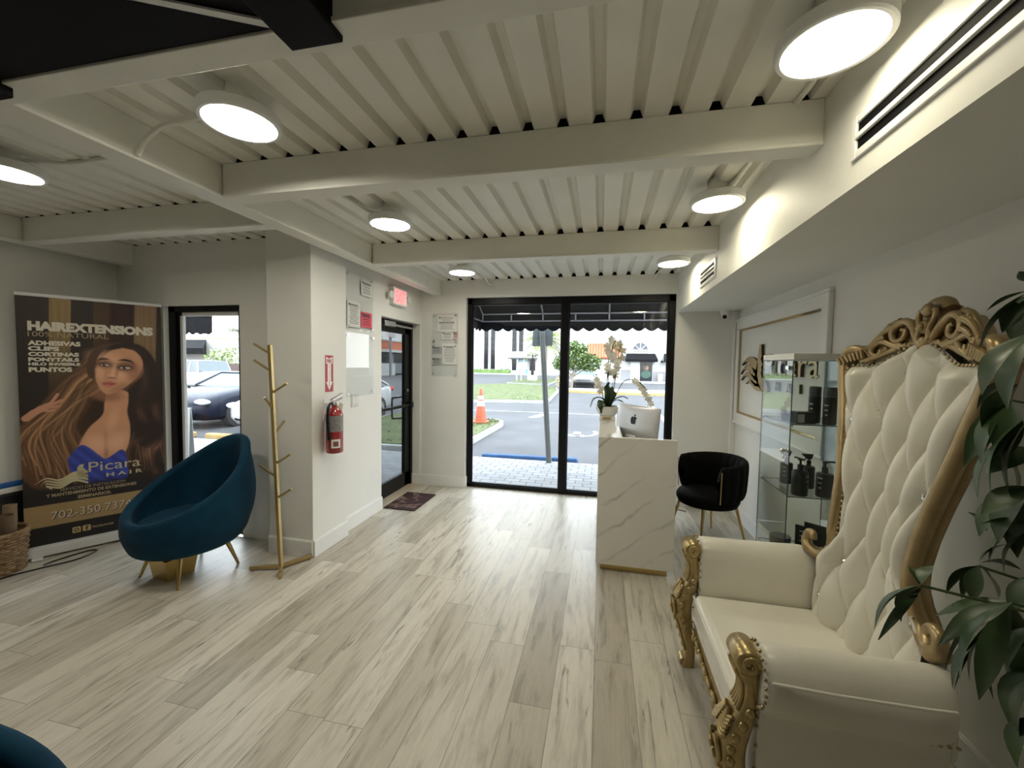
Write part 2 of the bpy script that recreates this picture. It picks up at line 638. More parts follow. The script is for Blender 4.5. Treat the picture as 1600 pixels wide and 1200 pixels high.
baseboard('baseboard_right', [(1.41, -3.1), (1.41, WB)])
baseboard('baseboard_back', [(1.41, WB), (0.795, WB)])
baseboard('baseboard_pier', [(-1.648, WB + 0.06), (-1.648, WB), (-2.245, WB), (-2.36, 4.785)])
baseboard('baseboard_entrance', [(-2.245, 3.86), (-2.245, 3.19), (-2.195, 3.19), (-2.195, 2.75), (-2.60, 2.75)])
baseboard('baseboard_left', [(-4.40, 2.93), (-4.40, -3.1)])

# ------------------------------------------------------------------ storefront window
w1 = bpy.data.objects.new('window_1', None)
col.objects.link(w1)
w1['kind'] = S
x0, x1, z1 = -1.645, 0.79, 2.362
f = MB()
f.box(x0, x0 + 0.058, 4.862, 4.93, 0, z1).box(x1 - 0.068, x1, 4.862, 4.93, 0, z1).box(x0, x1, 4.862, 4.93, z1 - 0.075, z1).box(x0, x1, 4.862, 4.93, 0, 0.045)
for a, b in ((x0 + 0.058, -0.478), (-0.392, x1 - 0.068)):
    for s0, s1, u0, u1 in ((a, a + 0.012, 0.045, z1 - 0.075), (b - 0.012, b, 0.045, z1 - 0.075), (a, b, 0.045, 0.057), (a, b, z1 - 0.087, z1 - 0.075)):
        f.box(s0, s1, 4.882, 4.912, u0, u1)
f.build('window_frame', m_black, w1, bevel=0.002)
MB().box(-0.478, -0.392, 4.850, 4.935, 0.0, z1 - 0.01).build('mullion', m_black, w1, bevel=0.003)
MB().box(x0 + 0.06, -0.476, 4.893, 4.901, 0.047, z1 - 0.077).build('glass_pane', m_glass, w1)
MB().box(-0.394, x1 - 0.07, 4.893, 4.901, 0.047, z1 - 0.077).build('glass_pane', m_glass, w1)

w2 = bpy.data.objects.new('window_2', None)
col.objects.link(w2)
w2['kind'] = S
xa, xb, zt = -3.87, -3.045, 2.03
f = MB()
f.box(xa, xa + 0.075, 2.975, 3.05, 0, zt).box(xb - 0.06, xb, 2.975, 3.05, 0, zt).box(xa, xb, 2.975, 3.05, zt - 0.05, zt).box(xa, xb, 2.975, 3.05, 0, 0.06)
f.box(xa + 0.075, xa + 0.10, 2.99, 3.03, 0.06, zt - 0.05)
f.build('window_frame', m_black, w2, bevel=0.002)
MB().box(xa + 0.10, xa + 0.128, 3.0, 3.03, 0.06, zt - 0.05).box(xa + 0.10, xb - 0.06, 3.0, 3.03, zt - 0.085, zt - 0.05).build('window_channel', m_white_metal, w2, bevel=0.002)
MB().box(xa + 0.128, xb - 0.06, 3.008, 3.016, 0.06, zt - 0.085).build('glass_pane', m_glass, w2)

# ------------------------------------------------------------------ glass entrance door
d1 = bpy.data.objects.new('door_1', None)
col.objects.link(d1)
d1['kind'] = S
f = MB()
f.box(-2.415, -2.345, 3.86, 3.905, 0, 2.03).box(-2.415, -2.345, 4.735, 4.785, 0, 2.03).box(-2.415, -2.345, 3.86, 4.785, 1.985, 2.033)
f.build('door_frame', m_black, d1, bevel=0.002)
f = MB()
ya, yb = 3.908, 4.732
f.box(-2.405, -2.36, ya, ya + 0.10, 0.02, 1.982).box(-2.405, -2.36, yb - 0.125, yb, 0.02, 1.982)
f.box(-2.405, -2.36, ya, yb, 1.90, 1.982).box(-2.405, -2.36, ya, yb, 0.02, 0.19)
f.build('door_leaf', m_black, d1, bevel=0.003)
MB().box(-2.387, -2.379, ya + 0.10, yb - 0.125, 0.19, 1.90).build('glass_pane', m_glass_tint, d1)
h = MB().tube([(-2.325, ya + 0.03, 1.03), (-2.325, yb - 0.03, 1.03)], 0.018, 10)
h.box(-2.36, -2.30, yb - 0.075, yb - 0.015, 0.995, 1.065).box(-2.36, -2.30, ya + 0.015, ya + 0.075, 0.995, 1.065)
h.build('push_bar', m_black, d1)
hy = yb - 0.21
MB().tube(spline([(-2.40, hy + 0.07, 0.87), (-2.45, hy - 0.03, 0.875), (-2.46, hy - 0.05, 0.90), (-2.46, hy - 0.05, 1.10), (-2.45, hy - 0.03, 1.125), (-2.40, hy + 0.07, 1.13)], 5), 0.012, 8).build('pull_handle', m_black, d1)
c = MB().box(-2.36, -2.30, 4.03, 4.27, 1.955, 2.015)
c.tube([(-2.31, 4.18, 1.985), (-2.285, 4.38, 1.975), (-2.29, 4.40, 1.97)], 0.009, 6).box(-2.30, -2.282, 4.12, 4.64, 1.962, 1.984)
c.build('door_closer', m_steel, d1, bevel=0.003)
MB().lathe([(0.019, 0), (0.019, 0.008), (0.012, 0.012)], 14, M=FR((-2.36, yb - 0.06, 1.21), (0, 1, 0), (0, 0, 1))).build('door_lock', m_steel, d1)
MB().box(-2.42, -2.25, 3.86, 4.785, 0.0, 0.012).build('door_threshold', mat('threshold_wood', (0.55, 0.47, 0.36), 0.4), d1, bevel=0.003)

# ------------------------------------------------------------------ ceiling lights
def lamp_mat(name, c, s):
    return mat(name, (0.9, 0.9, 0.88), 0.5, emit=c, estr=s)


m_lamp_n = lamp_mat('lamp_diffuser_neutral', (1.0, 0.94, 0.80), LAMP_NEUTRAL)
m_lamp_w = lamp_mat('lamp_diffuser_warm', (1.0, 0.91, 0.66), LAMP_WARM)
LZ = 2.468
KL = 0.951      # the lamps hang a little below the deck


def ceiling_light(x, y, label, m, conduit, rim=m_white_metal):
    x, y = x * KL, y * KL
    t = thing('ceiling_light', label, 'light', (x, y, LZ), group='round ceiling lights')
    MB().lathe([(0.125, 0.014), (0.126, 0.0), (0.137, -0.001), (0.142, 0.004), (0.142, 0.038), (0.133, 0.045)], 56).build('light_housing', rim, t)
    MB().lathe([(0.1245, 0.011), (0.100, 0.0100), (0.0005, 0.0098)], 56, cap=False).build('diffuser', m, t)
    MB().lathe([(0.052, 0.045), (0.052, 2.6 - LZ)], 20).build('junction_box', m_ceiling, t)
    if conduit:
        MB().tube(spline([(0, 0, 2.545 - LZ)] + [(p[0] - x, p[1] - y, p[2] - LZ) for p in conduit[1:]], 6), 0.0105, 8).build('conduit', m_ceiling, t)
    return t


ceiling_light(-1.471, 1.436, 'round white ceiling light whose curved conduit runs to the long beam', m_lamp_n,
              [(-1.54, 1.435, 2.558), (-1.72, 1.43, 2.558), (-1.84, 1.42, 2.545), (-1.92, 1.405, 2.49), (-1.955, 1.40, 2.435), (-1.962, 1.40, 2.42)])
ceiling_light(-1.476, 2.658, 'round ceiling light beside the long beam, in the middle bay between two cross beams', m_lamp_n,
              [(-1.50, 2.63, 2.552), (-1.53, 2.50, 2.552), (-1.57, 2.36, 2.566), (-1.60, 2.10, 2.568), (-1.60, 1.90, 2.566)])
ceiling_light(-1.481, 4.177, 'small-looking round ceiling light near the glass entrance door and front window', m_lamp_n,
              [(-1.46, 4.10, 2.552), (-1.42, 3.9, 2.566), (-1.42, 3.34, 2.566)])
ceiling_light(0.652, 1.445, 'largest-looking round ceiling light, above the gilded throne and beside the long vent', lamp_mat('lamp_diffuser_dim', (1.0, 0.92, 0.68), LAMP_WARM * 0.6),
              [(0.68, 1.50, 2.552), (0.70, 1.65, 2.566), (0.70, 1.80, 2.566)])
ceiling_light(0.642, 2.665, 'round ceiling light beside the soffit between the two cross beams', m_lamp_w,
              [(0.63, 2.60, 2.552), (0.68, 2.45, 2.566), (0.70, 1.90, 2.566)])
ceiling_light(0.632, 4.114, 'round ceiling light in the corner over the reception desk by the small vent', m_lamp_w,
              [(0.64, 4.18, 2.552), (0.60, 4.45, 2.566), (0.57, 4.70, 2.566), (0.56, 4.77, 2.55), (0.55, 4.79, 2.52)])
ceiling_light(-3.097, 1.573, 'round ceiling light beyond the long beam, alone in the bay above the banner', lamp_mat('lamp_diffuser_cream', (1.0, 0.93, 0.76), LAMP_NEUTRAL),
              [(-3.05, 1.60, 2.552), (-2.75, 1.62, 2.562), (-2.45, 1.62, 2.562), (-2.10, 1.62, 2.555)])
t = thing('conduit_elbow', 'white conduit elbow clipped to wall above the middle of the front window', 'pipe', (-1.38, WB - 0.03, 2.53))
MB().tube(spline([(0, -0.25, 0.036), (0, -0.08, 0.036), (0.01, -0.02, 0.02), (0.03, 0.0, -0.012), (0.075, 0.02, -0.018)], 5), 0.012, 8).build('pipe', m_ceiling, t)

# ------------------------------------------------------------------ air vents in the soffit
def vent(y0, y1, z0, z1, label, slots):
    t = thing('air_vent', label, 'vent', (0.80, (y0 + y1) / 2, (z0 + z1) / 2))
    w, h = (y1 - y0) / 2, (z1 - z0) / 2
    fr = MB()
    b = 0.026
    fr.box(-0.009, 0, -w + b, w - b, -h, -h + b).box(-0.009, 0, -w + b, w - b, h - b, h).box(-0.009, 0, -w, -w + b, -h, h).box(-0.009, 0, w - b, w, -h, h)
    fr.build('frame', m_white_metal, t, bevel=0.003)
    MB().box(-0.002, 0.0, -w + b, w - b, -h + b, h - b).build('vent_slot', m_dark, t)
    hh = 2 * (h - b)
    for k in range(1, slots):
        zc = -h + b + hh * k / slots
        MB().box(-0.012, -0.001, -w + b, w - b, zc - 0.008, zc + 0.008, M=None).build('blade', m_white_metal, t, bevel=0.002)
    return t


vent(0.45, 1.60, 2.238, 2.378, 'long white slot air vent in the soffit above the throne', 2)
vent(3.27, 3.745, 2.216, 2.360, 'short white slot air vent in the soffit near the front window', 3)
# ------------------------------------------------------------------ outdoors
def ground(name, pts, z0, z1, m, kind=S):
    return MB().prism(pts, z1 - z0, M=T(0, 0, z0)).build(name, m, kind=kind)


ground('street', [(-110, 5.0), (70, 5.0), (70, 130), (-110, 130)], -0.30, -0.15, m_asphalt)
ground('sidewalk', [(-14, 3.08), (-2.42, 3.08), (-2.42, 5.05), (6, 5.05), (6, 6.62), (-14, 6.62)], -0.28, -0.03, m_paver)
m_stucco = noisy('white_stucco', (0.34, 0.337, 0.327), (0.38, 0.376, 0.366), 1.2, 0.9)
m_awning = mat('black_canvas', (0.005, 0.005, 0.006), 0.9, spec=0.15)
m_pipe = mat('painted_pipe', (0.13, 0.13, 0.14), 0.5)
m_tile = noisy('clay_tile', (0.36, 0.09, 0.04), (0.46, 0.15, 0.08), 8, 0.8)
m_darkglass = mat('dark_window', (0.012, 0.014, 0.018), 0.12, spec=0.3)
m_leaf_tree = noisy('tree_leaf', (0.045, 0.085, 0.016), (0.105, 0.155, 0.038), 3, 0.6)
m_leaf_palm = noisy('palm_leaf', (0.12, 0.15, 0.03), (0.21, 0.22, 0.06), 2, 0.6)
m_bark = noisy('bark', (0.20, 0.16, 0.12), (0.30, 0.25, 0.20), 10, 0.9)
m_blue_paint = noisy('blue_paint', (0.008, 0.045, 0.13), (0.015, 0.075, 0.19), 9, 0.8)
m_yellow_paint = noisy('yellow_paint', (0.30, 0.17, 0.04), (0.36, 0.27, 0.12), 5, 0.85)
m_orange = mat('cone_orange', (0.60, 0.05, 0.015), 0.5)
m_line = mat('road_paint', (0.21, 0.21, 0.215), 0.9)
m_fence = mat('brown_fence', (0.075, 0.05, 0.045), 0.8)

rng = random.Random(5)


def leaf_cloud(mb, c, r, n, size, mi=0, shell=0.45):
    for _ in range(n):
        while True:
            p = Vector((rng.uniform(-1, 1), rng.uniform(-1, 1), rng.uniform(-1, 1)))
            if shell < p.length < 1:
                break
        q = Vector((c[0] + p.x * r[0], c[1] + p.y * r[1], c[2] + p.z * r[2]))
        M = Matrix.Translation(q) @ Euler((rng.uniform(-1.1, 1.1), rng.uniform(-1.1, 1.1), rng.uniform(0, 6.28))).to_matrix().to_4x4()
        s = size * rng.uniform(0.6, 1.3)
        mb.add([(-s, 0, 0), (-0.2 * s, -0.36 * s, 0.06 * s), (s, 0, 0), (-0.2 * s, 0.36 * s, 0.06 * s)], [(0, 1, 2, 3)], mi, False, M)


def island(pts, label, zc=-0.02, w=0.17, km=None):
    """a raised kerb ring round a lawn"""
    n = len(pts)
    cx = sum(p[0] for p in pts) / n
    cy = sum(p[1] for p in pts) / n
    inner = []
    for x, y in pts:
        d = math.hypot(x - cx, y - cy)
        inner.append((cx + (x - cx) * (d - w) / d, cy + (y - cy) * (d - w) / d))
    m = MB()
    vs = [(x, y, -0.2) for x, y in pts] + [(x, y, zc) for x, y in pts] + [(x, y, zc) for x, y in inner] + [(x, y, -0.2) for x, y in inner]
    fs = []
    for i in range(n):
        j = (i + 1) % n
        fs += [(i, j, n + j, n + i), (n + i, n + j, 2 * n + j, 2 * n + i), (2 * n + i, 2 * n + j, 3 * n + j, 3 * n + i)]
    m.add(vs, fs)
    m.build('kerb', km or m_kerb, kind=S)
    g = MB().prism(inner, 0.16, M=T(0, 0, zc - 0.14))
    for _ in range(int(900)):
        a, b = rng.random(), rng.random()
        i = rng.randrange(n)
        j = (i + 1) % n
        k = math.sqrt(a)
        x = cx + (inner[i][0] - cx) * k * (1 - b) + (inner[j][0] - cx) * k * b
        y = cy + (inner[i][1] - cy) * k * (1 - b) + (inner[j][1] - cy) * k * b
        s = rng.uniform(0.010, 0.026)
        q = rng.uniform(0, 3.1)
        g.add([(x - s * math.cos(q), y - s * math.sin(q), zc + 0.01), (x + s * math.cos(q), y + s * math.sin(q), zc + 0.01), (x + rng.uniform(-.03, .03), y, zc + 0.02 + s * 1.5)], [(0, 1, 2)])
    o = g.build('lawn', m_grass)
    return tag(o, label, 'grass', kind='stuff')


def arc_pts(cx, cy, r, a0, a1, n=6):
    return [(cx + r * math.cos(R(a0 + (a1 - a0) * i / n)), cy + r * math.sin(R(a0 + (a1 - a0) * i / n))) for i in range(n + 1)]


island([(-6.3, 7.0), (-2.95, 7.0)] + arc_pts(-2.95, 7.3, 0.3, -60, 0, 3) + arc_pts(-3.2, 10.75, 0.6, 0, 90, 5) + [(-6.3, 11.4)], 'short green grass around the traffic cone inside white kerb')
island([(-9.5, 17.6), (-5.5, 17.1), (-3.86, 17.55), (-2.6, 17.75), (-2.3, 18.0), (-2.6, 25.6), (-3.1, 29.0), (-5.0, 31.8), (-7.4, 33.0), (-9.5, 30.0)],
       'broad green lawn island beyond the driveway behind the sign post')
island([(-8.2, 35.2), (-6.5, 34.3), (-4.3, 34.2), (-4.6, 46), (-8.8, 45.0)], 'small far green lawn around the lamp post pedestal')
ground('pavement', [(-2.3, 25.9), (0.2, 25.1), (3.7, 25.0), (4.2, 25.3), (4.6, 28.6), (-2.4, 28.6)], -0.2, -0.02, m_yellow_paint)
ground('pavement', [(-2.2, 26.2), (0.2, 25.4), (3.6, 25.3), (4.3, 28.4), (-2.3, 28.4)], -0.1, 0.0, m_kerb)
ground('pavement', [(-6, 42.5), (24, 42.5), (24, 46), (-6, 46)], -0.2, -0.03, m_kerb)
ground('pavement', [(-60, 64), (-7, 64), (-7, 70), (-60, 70)], -0.2, 0.02, m_kerb)

# painted lines on the asphalt
lm = MB()
lm.box(-6, 1.3, 14.35, 14.47, -0.15, -0.146)
lm.prism([(2.15, 21.0), (2.3, 21.0), (2.05, 13.2), (1.9, 13.2)], 0.004, M=T(0, 0, -0.15))
lm.prism([(-2.05, 14.0), (-1.75, 14.0), (-2.0, 12.9), (-2.3, 12.9)], 0.004, M=T(0, 0, -0.15))
ring = [(-0.55 + 0.45 * math.cos(R(a)), 10.45 + 0.62 * math.sin(R(a))) for a in range(-200, 30, 12)]
lm.tube([(p[0], p[1], -0.147) for p in ring], 0.055, 6, flat=0.06, up=(1, 0, 0))
lm.box(-0.66, -0.48, 10.0, 10.5, -0.15, -0.146).box(-0.75, -0.38, 9.95, 10.1, -0.15, -0.146)
lm.build('road_markings', m_line, kind=S)

# --------------------------------------------------- awnings of this building
def scallop(mb, p0, p1, z0, z1, n, depth, M=None):
    """hanging valance from p0 to p1 with a scalloped lower edge"""
    L = math.hypot(p1[0] - p0[0], p1[1] - p0[1])
    top = [(0, z0), (L, z0)]
    low = []
    for i in range(n):
        for k in range(8):
            s = (i + k / 8) / n
            low.append((L * s, z1 + depth * (1 - math.sin(PI * (k / 8)))))
    low.append((L, z1 + depth))
    pts = [(0, z0)] + low + [(L, z0)]
    Mx = FR((p0[0], p0[1], 0), (p1[0] - p0[0], p1[1] - p0[1], 0), (0, 0, 1))
    mb.prism(pts, 0.005, M=Mx)


def awning(x0, x1, yw, yf, zw, zf, zb, label, bars=True):
    t = thing('awning', label, 'awning', ((x0 + x1) / 2, yw, zb))
    O = Matrix.Translation((-(x0 + x1) / 2, -yw, -zb))
    m = MB()
    for a, b, e in ((x0, x1, 0.006),):
        m.add([(a, yw, zw), (b, yw, zw), (b, yf, zf), (a, yf, zf), (a, yw, zw + e), (b, yw, zw + e), (b, yf + e, zf + e), (a, yf + e, zf + e)],
              [(0, 1, 2, 3), (4, 7, 6, 5), (0, 4, 5, 1), (1, 5, 6, 2), (2, 6, 7, 3), (3, 7, 4, 0)])
        m.box(a, b, yf, yf + e, zf - 0.13, zf)
        for xx in (a, b - e):
            m.add([(xx, yw, zw), (xx, yf, zf), (xx, yf, zf - 0.13), (xx, yw, zf - 0.13), (xx + e, yw, zw), (xx + e, yf, zf), (xx + e, yf, zf - 0.13), (xx + e, yw, zf - 0.13)],
                  [(0, 1, 2, 3), (7, 6, 5, 4), (0, 4, 5, 1), (1, 5, 6, 2), (2, 6, 7, 3), (3, 7, 4, 0)])
    for v in range(len(m.v)):
        m.v[v] = tuple(O @ Vector(m.v[v]))
    m.build('canopy', m_awning, t)
    s = MB()
    k = len(s.v)
    scallop(s, (x0, yf), (x1, yf), zf - 0.12, zb, max(3, int((x1 - x0) / 0.172)), 0.045)
    scallop(s, (x0, yw), (x0, yf), zf - 0.12, zb, 7, 0.035)
    scallop(s, (x1, yf), (x1, yw), zf - 0.12, zb, 7, 0.035)
    for v in range(len(s.v)):
        s.v[v] = tuple(O @ Vector(s.v[v]))
    s.build('valance', m_awning, t)
    if bars:
        b = MB()
        r = 0.013
        y1 = yf - 0.02
        zt, zl = zf - 0.015, zf - 0.125
        b.tube([(x0 + .03, y1, zt), (x1 - .03, y1, zt)], r).tube([(x0 + .03, y1, zl), (x1 - .03, y1, zl)], r)
        for xx in (x0 + .03, x1 - .03):
            b.tube([(xx, yw, zl), (xx, y1, zl)], r).tube([(xx, yw, zw - .03), (xx, y1, zt)], r).tube([(xx, y1, zt), (xx, y1, zl)], r)
        nb = int(round((x1 - x0) / 0.49))
        for i in range(1, nb):
            xx = x0 + (x1 - x0) * i / nb
            b.tube([(xx, y1, zt), (xx, y1, zl)], r)
            if i % 2 == 0:
                b.tube([(xx, yw, zw - .03), (xx, y1, zt)], r)
        for v in range(len(b.v)):
            b.v[v] = tuple(O @ Vector(b.v[v]))
        b.build('awning_frame', m_pipe, t)
    return t


awning(-1.88, 2.55, 5.06, 6.22, 3.0, 2.345, 2.065, 'black scalloped awning with grey pipe frame over the storefront window')
awning(-12.0, -7.05, 3.09, 6.2, 3.1, 2.45, 2.02, 'black scalloped awning end at the top of the narrow window beside the banner', bars=False)

# --------------------------------------------------- things on the street
t = thing('traffic_cone', 'orange traffic cone with white bands standing on the grass', 'traffic cone', (-3.13, 10.42, 0.0))
MB().box(-0.19, 0.19, -0.19, 0.19, 0, 0.035).build('cone_base', m_orange, t, bevel=0.012)
MB().lathe([(0.155, 0.03), (0.125, 0.25), (0.098, 0.44), (0.032, 0.88), (0.026, 0.90)], 24).build('cone_body', m_orange, t)
MB().lathe([(0.1002, 0.44), (0.0785, 0.575)], 24, cap=False).lathe([(0.0735, 0.615), (0.0515, 0.745)], 24, cap=False).build('reflective_band', mat('white_band', (0.85, 0.85, 0.87), 0.5), t)
w = MB()
for i, (a, b) in enumerate(((-.05, .02), (-.06, .05), (-.03, .05))):
    w.box(a, b, -0.002, 0.002, 0.0, 0.018, M=T(0, -0.142 + 0.006 * i, 0.16 - 0.035 * i, 0, R(-7)))
w.build('stencil_mark', m_ink, t)

t = thing('wheel_stop', 'long blue concrete wheel stop beside the pavers', 'wheel stop', (-1.19, 6.87, -0.15), R(2.5))
MB().add([(-0.86, -0.08, 0), (0.86, -0.08, 0), (0.86, 0.08, 0), (-0.86, 0.08, 0), (-0.82, -0.055, 0.135), (0.82, -0.055, 0.135), (0.82, 0.055, 0.135), (-0.82, 0.055, 0.135)],
         [(0, 3, 2, 1), (4, 5, 6, 7), (0, 1, 5, 4), (1, 2, 6, 5), (2, 3, 7, 6), (3, 0, 4, 7)]).build('stop_body', m_blue_paint, t, bevel=0.02)
for xw, nm in ((-9.35, 'orange wheel stop in front of the black parked car'), (-7.55, 'orange wheel stop in front of the white parked car')):
    t = thing('wheel_stop', nm, 'wheel stop', (xw, 7.12, -0.15), R(0))
    MB().box(-0.72, 0.72, -0.075, 0.075, 0, 0.13).build('stop_body', m_yellow_paint, t, bevel=0.03)

t = thing('street_sign', 'leaning perforated sign post with a grey sign back', 'sign', (-0.80, 6.52, -0.03))
pm = MB()
lean = -0.17
top = 2.42
for sx in (-0.030, 0.030):
    pm.add([(sx - 0.012, -0.016, 0), (sx + 0.012, -0.016, 0), (sx + 0.012, 0.016, 0), (sx - 0.012, 0.016, 0),
            (sx - 0.012 + lean, -0.016, top), (sx + 0.012 + lean, -0.016, top), (sx + 0.012 + lean, 0.016, top), (sx - 0.012 + lean, 0.016, top)],
           [(0, 3, 2, 1), (4, 5, 6, 7), (0, 1, 5, 4), (1, 2, 6, 5), (2, 3, 7, 6), (3, 0, 4, 7)])
pm.add([(-0.02, 0.0, 0), (0.02, 0.0, 0), (0.02, 0.012, 0), (-0.02, 0.012, 0), (-0.02 + lean, 0.0, top), (0.02 + lean, 0.0, top), (0.02 + lean, 0.012, top), (-0.02 + lean, 0.012, top)],
       [(0, 3, 2, 1), (4, 5, 6, 7), (0, 1, 5, 4), (1, 2, 6, 5), (2, 3, 7, 6), (3, 0, 4, 7)])
pm.build('post', mat('galvanised_steel', (0.16, 0.17, 0.17), 0.6, 0.4), t)
hm = MB()
k = 0.03
while k < top:
    hm.lathe([(0.006, 0), (0.006, 0.003)], 8, M=FR((lean * k / top, -0.0005, k), (1, 0, 0), (0, 0, 1)))
    k += 0.032
hm.build('post_hole_dot', mat('hole_light', (0.75, 0.75, 0.76), 0.9), t)
MB().prism([(-0.16, 0), (0.15, 0.01), (0.16, 0.03), (0.16, 0.46), (-0.16, 0.46), (-0.17, 0.02)], 0.004, M=FR((lean * 0.9 + 0.01, 0.024, 1.88), (1, 0, 0.0), (0.03, 0, 1))).build('sign_panel', mat('sign_back', (0.10, 0.115, 0.125), 0.55, 0.3), t)

t = thing('sandwich_board', 'pale folding sandwich board standing on the pavers outside', 'sign board', (-6.15, 4.75, -0.03), R(40))
for s in (-1, 1):
    MB().box(-0.22, 0.22, -0.012, 0.012, 0, 0.88, M=T(0, s * 0.22, 0, 0, R(12) * s)).build('board', mat('board_grey', (0.17, 0.175, 0.17), 0.7), t, bevel=0.006)

# --------------------------------------------------- cars
m_tire = mat('tyre', (0.015, 0.015, 0.015), 0.8)
m_carglass = mat('car_glass', (0.05, 0.07, 0.08), 0.06, spec=0.7)
m_lampglass = mat('headlight_glass', (0.55, 0.58, 0.62), 0.15)
m_tail = mat('tail_light', (0.5, 0.02, 0.02), 0.25)


def car(name, label, cat, loc, rz, paint, L=4.6, W=1.82, Hh=1.45, style='sedan', group=None):
    """nose towards local -y"""
    t = thing(name, label, cat, loc, rz, group)
    hw = W / 2
    if style == 'sedan':
        st = [(-0.50, .62, .40, .62), (-0.485, .80, .34, .70), (-0.44, .94, .20, .80), (-0.36, 1.0, .18, .90), (-0.22, 1.0, .18, 1.0), (-0.18, 1.0, .18, 1.02), (0.0, 1.0, .18, 1.02),
              (0.2, 1.0, .18, 1.03), (0.34, 1.0, .18, 1.05), (0.44, .96, .24, 1.04), (0.485, .88, .34, .98), (0.50, .74, .42, .80)]
        cab = [(-0.20, .98, 1.0), (-0.06, .80, Hh), (0.10, .76, Hh + 0.02), (0.22, .78, Hh - 0.03), (0.40, .96, 1.05)]
    else:
        st = [(-0.50, .80, .45, .95), (-0.48, .95, .35, 1.05), (-0.42, 1.0, .30, 1.10), (-0.20, 1.0, .30, 1.15), (0.10, 1.0, .30, 1.18), (0.12, 1.0, .30, 1.12), (0.48, 1.0, .30, 1.12), (0.50, .98, .40, 1.10)]
        cab = [(-0.18, .96, 1.12), (-0.08, .84, Hh), (0.02, .83, Hh + 0.02), (0.10, .86, Hh), (0.13, .96, 1.12)]
    m = MB()

    def sec(w, zb, zt):
        pts = []
        for k in range(15):
            a = -PI / 2 + PI * k / 14
            c, s = math.cos(a), math.sin(a)
            e = 0.38
            xx = hw * w * (abs(c) ** e)
            zz = (zb + zt) / 2 + (zt - zb) / 2 * (abs(s) ** e) * (1 if s > 0 else -1)
            pts.append((xx, zz))
        return pts
    rings = []
    for y, w, zb, zt in st:
        half = sec(w, zb, zt)
        ring = [(p[0], y * L, p[1]) for p in half] + [(-p[0], y * L, p[1]) for p in half[::-1]]
        rings.append(ring)
    nr = len(rings[0])
    vs = [p for r in rings for p in r]
    fs = [(j * nr + i, j * nr + (i + 1) % nr, (j + 1) * nr + (i + 1) % nr, (j + 1) * nr + i) for j in range(len(rings) - 1) for i in range(nr)]
    fs += [tuple(range(nr - 1, -1, -1)), tuple(range((len(rings) - 1) * nr, len(rings) * nr))]
    m.add(vs, fs, 0, True)
    m.build('body', paint, t, sharp=50)
    # cabin: glass sides with a painted roof
    c = MB()
    vs = []
    for y, w, z in cab:
        vs += [(hw * w * 0.97, y * L, z), (-hw * w * 0.97, y * L, z), (hw * 0.97, y * L, 0.98), (-hw * 0.97, y * L, 0.98)]
    fs, mi = [], []
    for j in range(len(cab) - 1):
        a, b = 4 * j, 4 * j + 4
        top_paint = 0 if 0 < j < len(cab) - 2 else 1
        c.add([vs[i] for i in (a, a + 1, b + 1, b)], [(0, 1, 2, 3)], top_paint)
        c.add([vs[i] for i in (a, b, b + 2, a + 2)], [(0, 1, 2, 3)], 1)
        c.add([vs[i] for i in (a + 1, a + 3, b + 3, b + 1)], [(0, 1, 2, 3)], 1)
    c.build('cabin', [paint, m_carglass], t)
    for j in range(len(cab)):
        for sx in (1, -1):
            y, w, z = cab[j]
            if 0 < j < len(cab) - 1:
                yb = y * L if j != 1 else cab[0][0] * L
                yb = cab[-1][0] * L if j == len(cab) - 2 else yb
                MB().tube([(sx * hw * w * 0.975, y * L, z - 0.01), (sx * hw * 0.975, yb, 1.0)], 0.035, 6).build('pillar', paint, t)
    MB().tube([(hw * cab[1][1] * 0.97, cab[1][0] * L, Hh), (-hw * cab[1][1] * 0.97, cab[1][0] * L, Hh)], 0.03, 6).build('windscreen_header', paint, t)
    for sy in (-0.31, 0.29):
        for sx in (-1, 1):
            wm = MB()
            Mx = FR((sx * (hw - 0.10), sy * L, 0.33), (0, 1, 0), (0, 0, 1))
            wm.lathe([(0.20, -0.11), (0.33, -0.11), (0.335, 0.0), (0.33, 0.11), (0.20, 0.11)], 24, 0, Mx)
            wm.lathe([(0.205, -0.112), (0.205, 0.113)], 16, 1, Mx)
            wm.build('wheel', [m_tire, m_steel], t)
    for sx in (-1, 1):
        MB().ball((sx * hw * 0.72, -0.475 * L, 0.68), (0.22, 0.10, 0.075), 14, 8).build('headlight', m_lampglass, t)
        MB().ball((sx * hw * 0.76, 0.485 * L, 0.86), (0.17, 0.07, 0.09), 14, 8).build('tail_light', m_tail, t)
        MB().ball((sx * (hw + 0.08), -0.15 * L, 1.02), (0.10, 0.06, 0.07), 10, 6).build('side_mirror', paint, t)
    MB().box(-0.26, 0.26, 0.499 * L, 0.505 * L, 0.62, 0.76).build('licence_plate', m_paper, t)
    MB().box(-hw * 0.62, hw * 0.62, -0.499 * L, -0.46 * L, 0.36, 0.50).build('grille', m_dark, t, bevel=0.02)
    return t


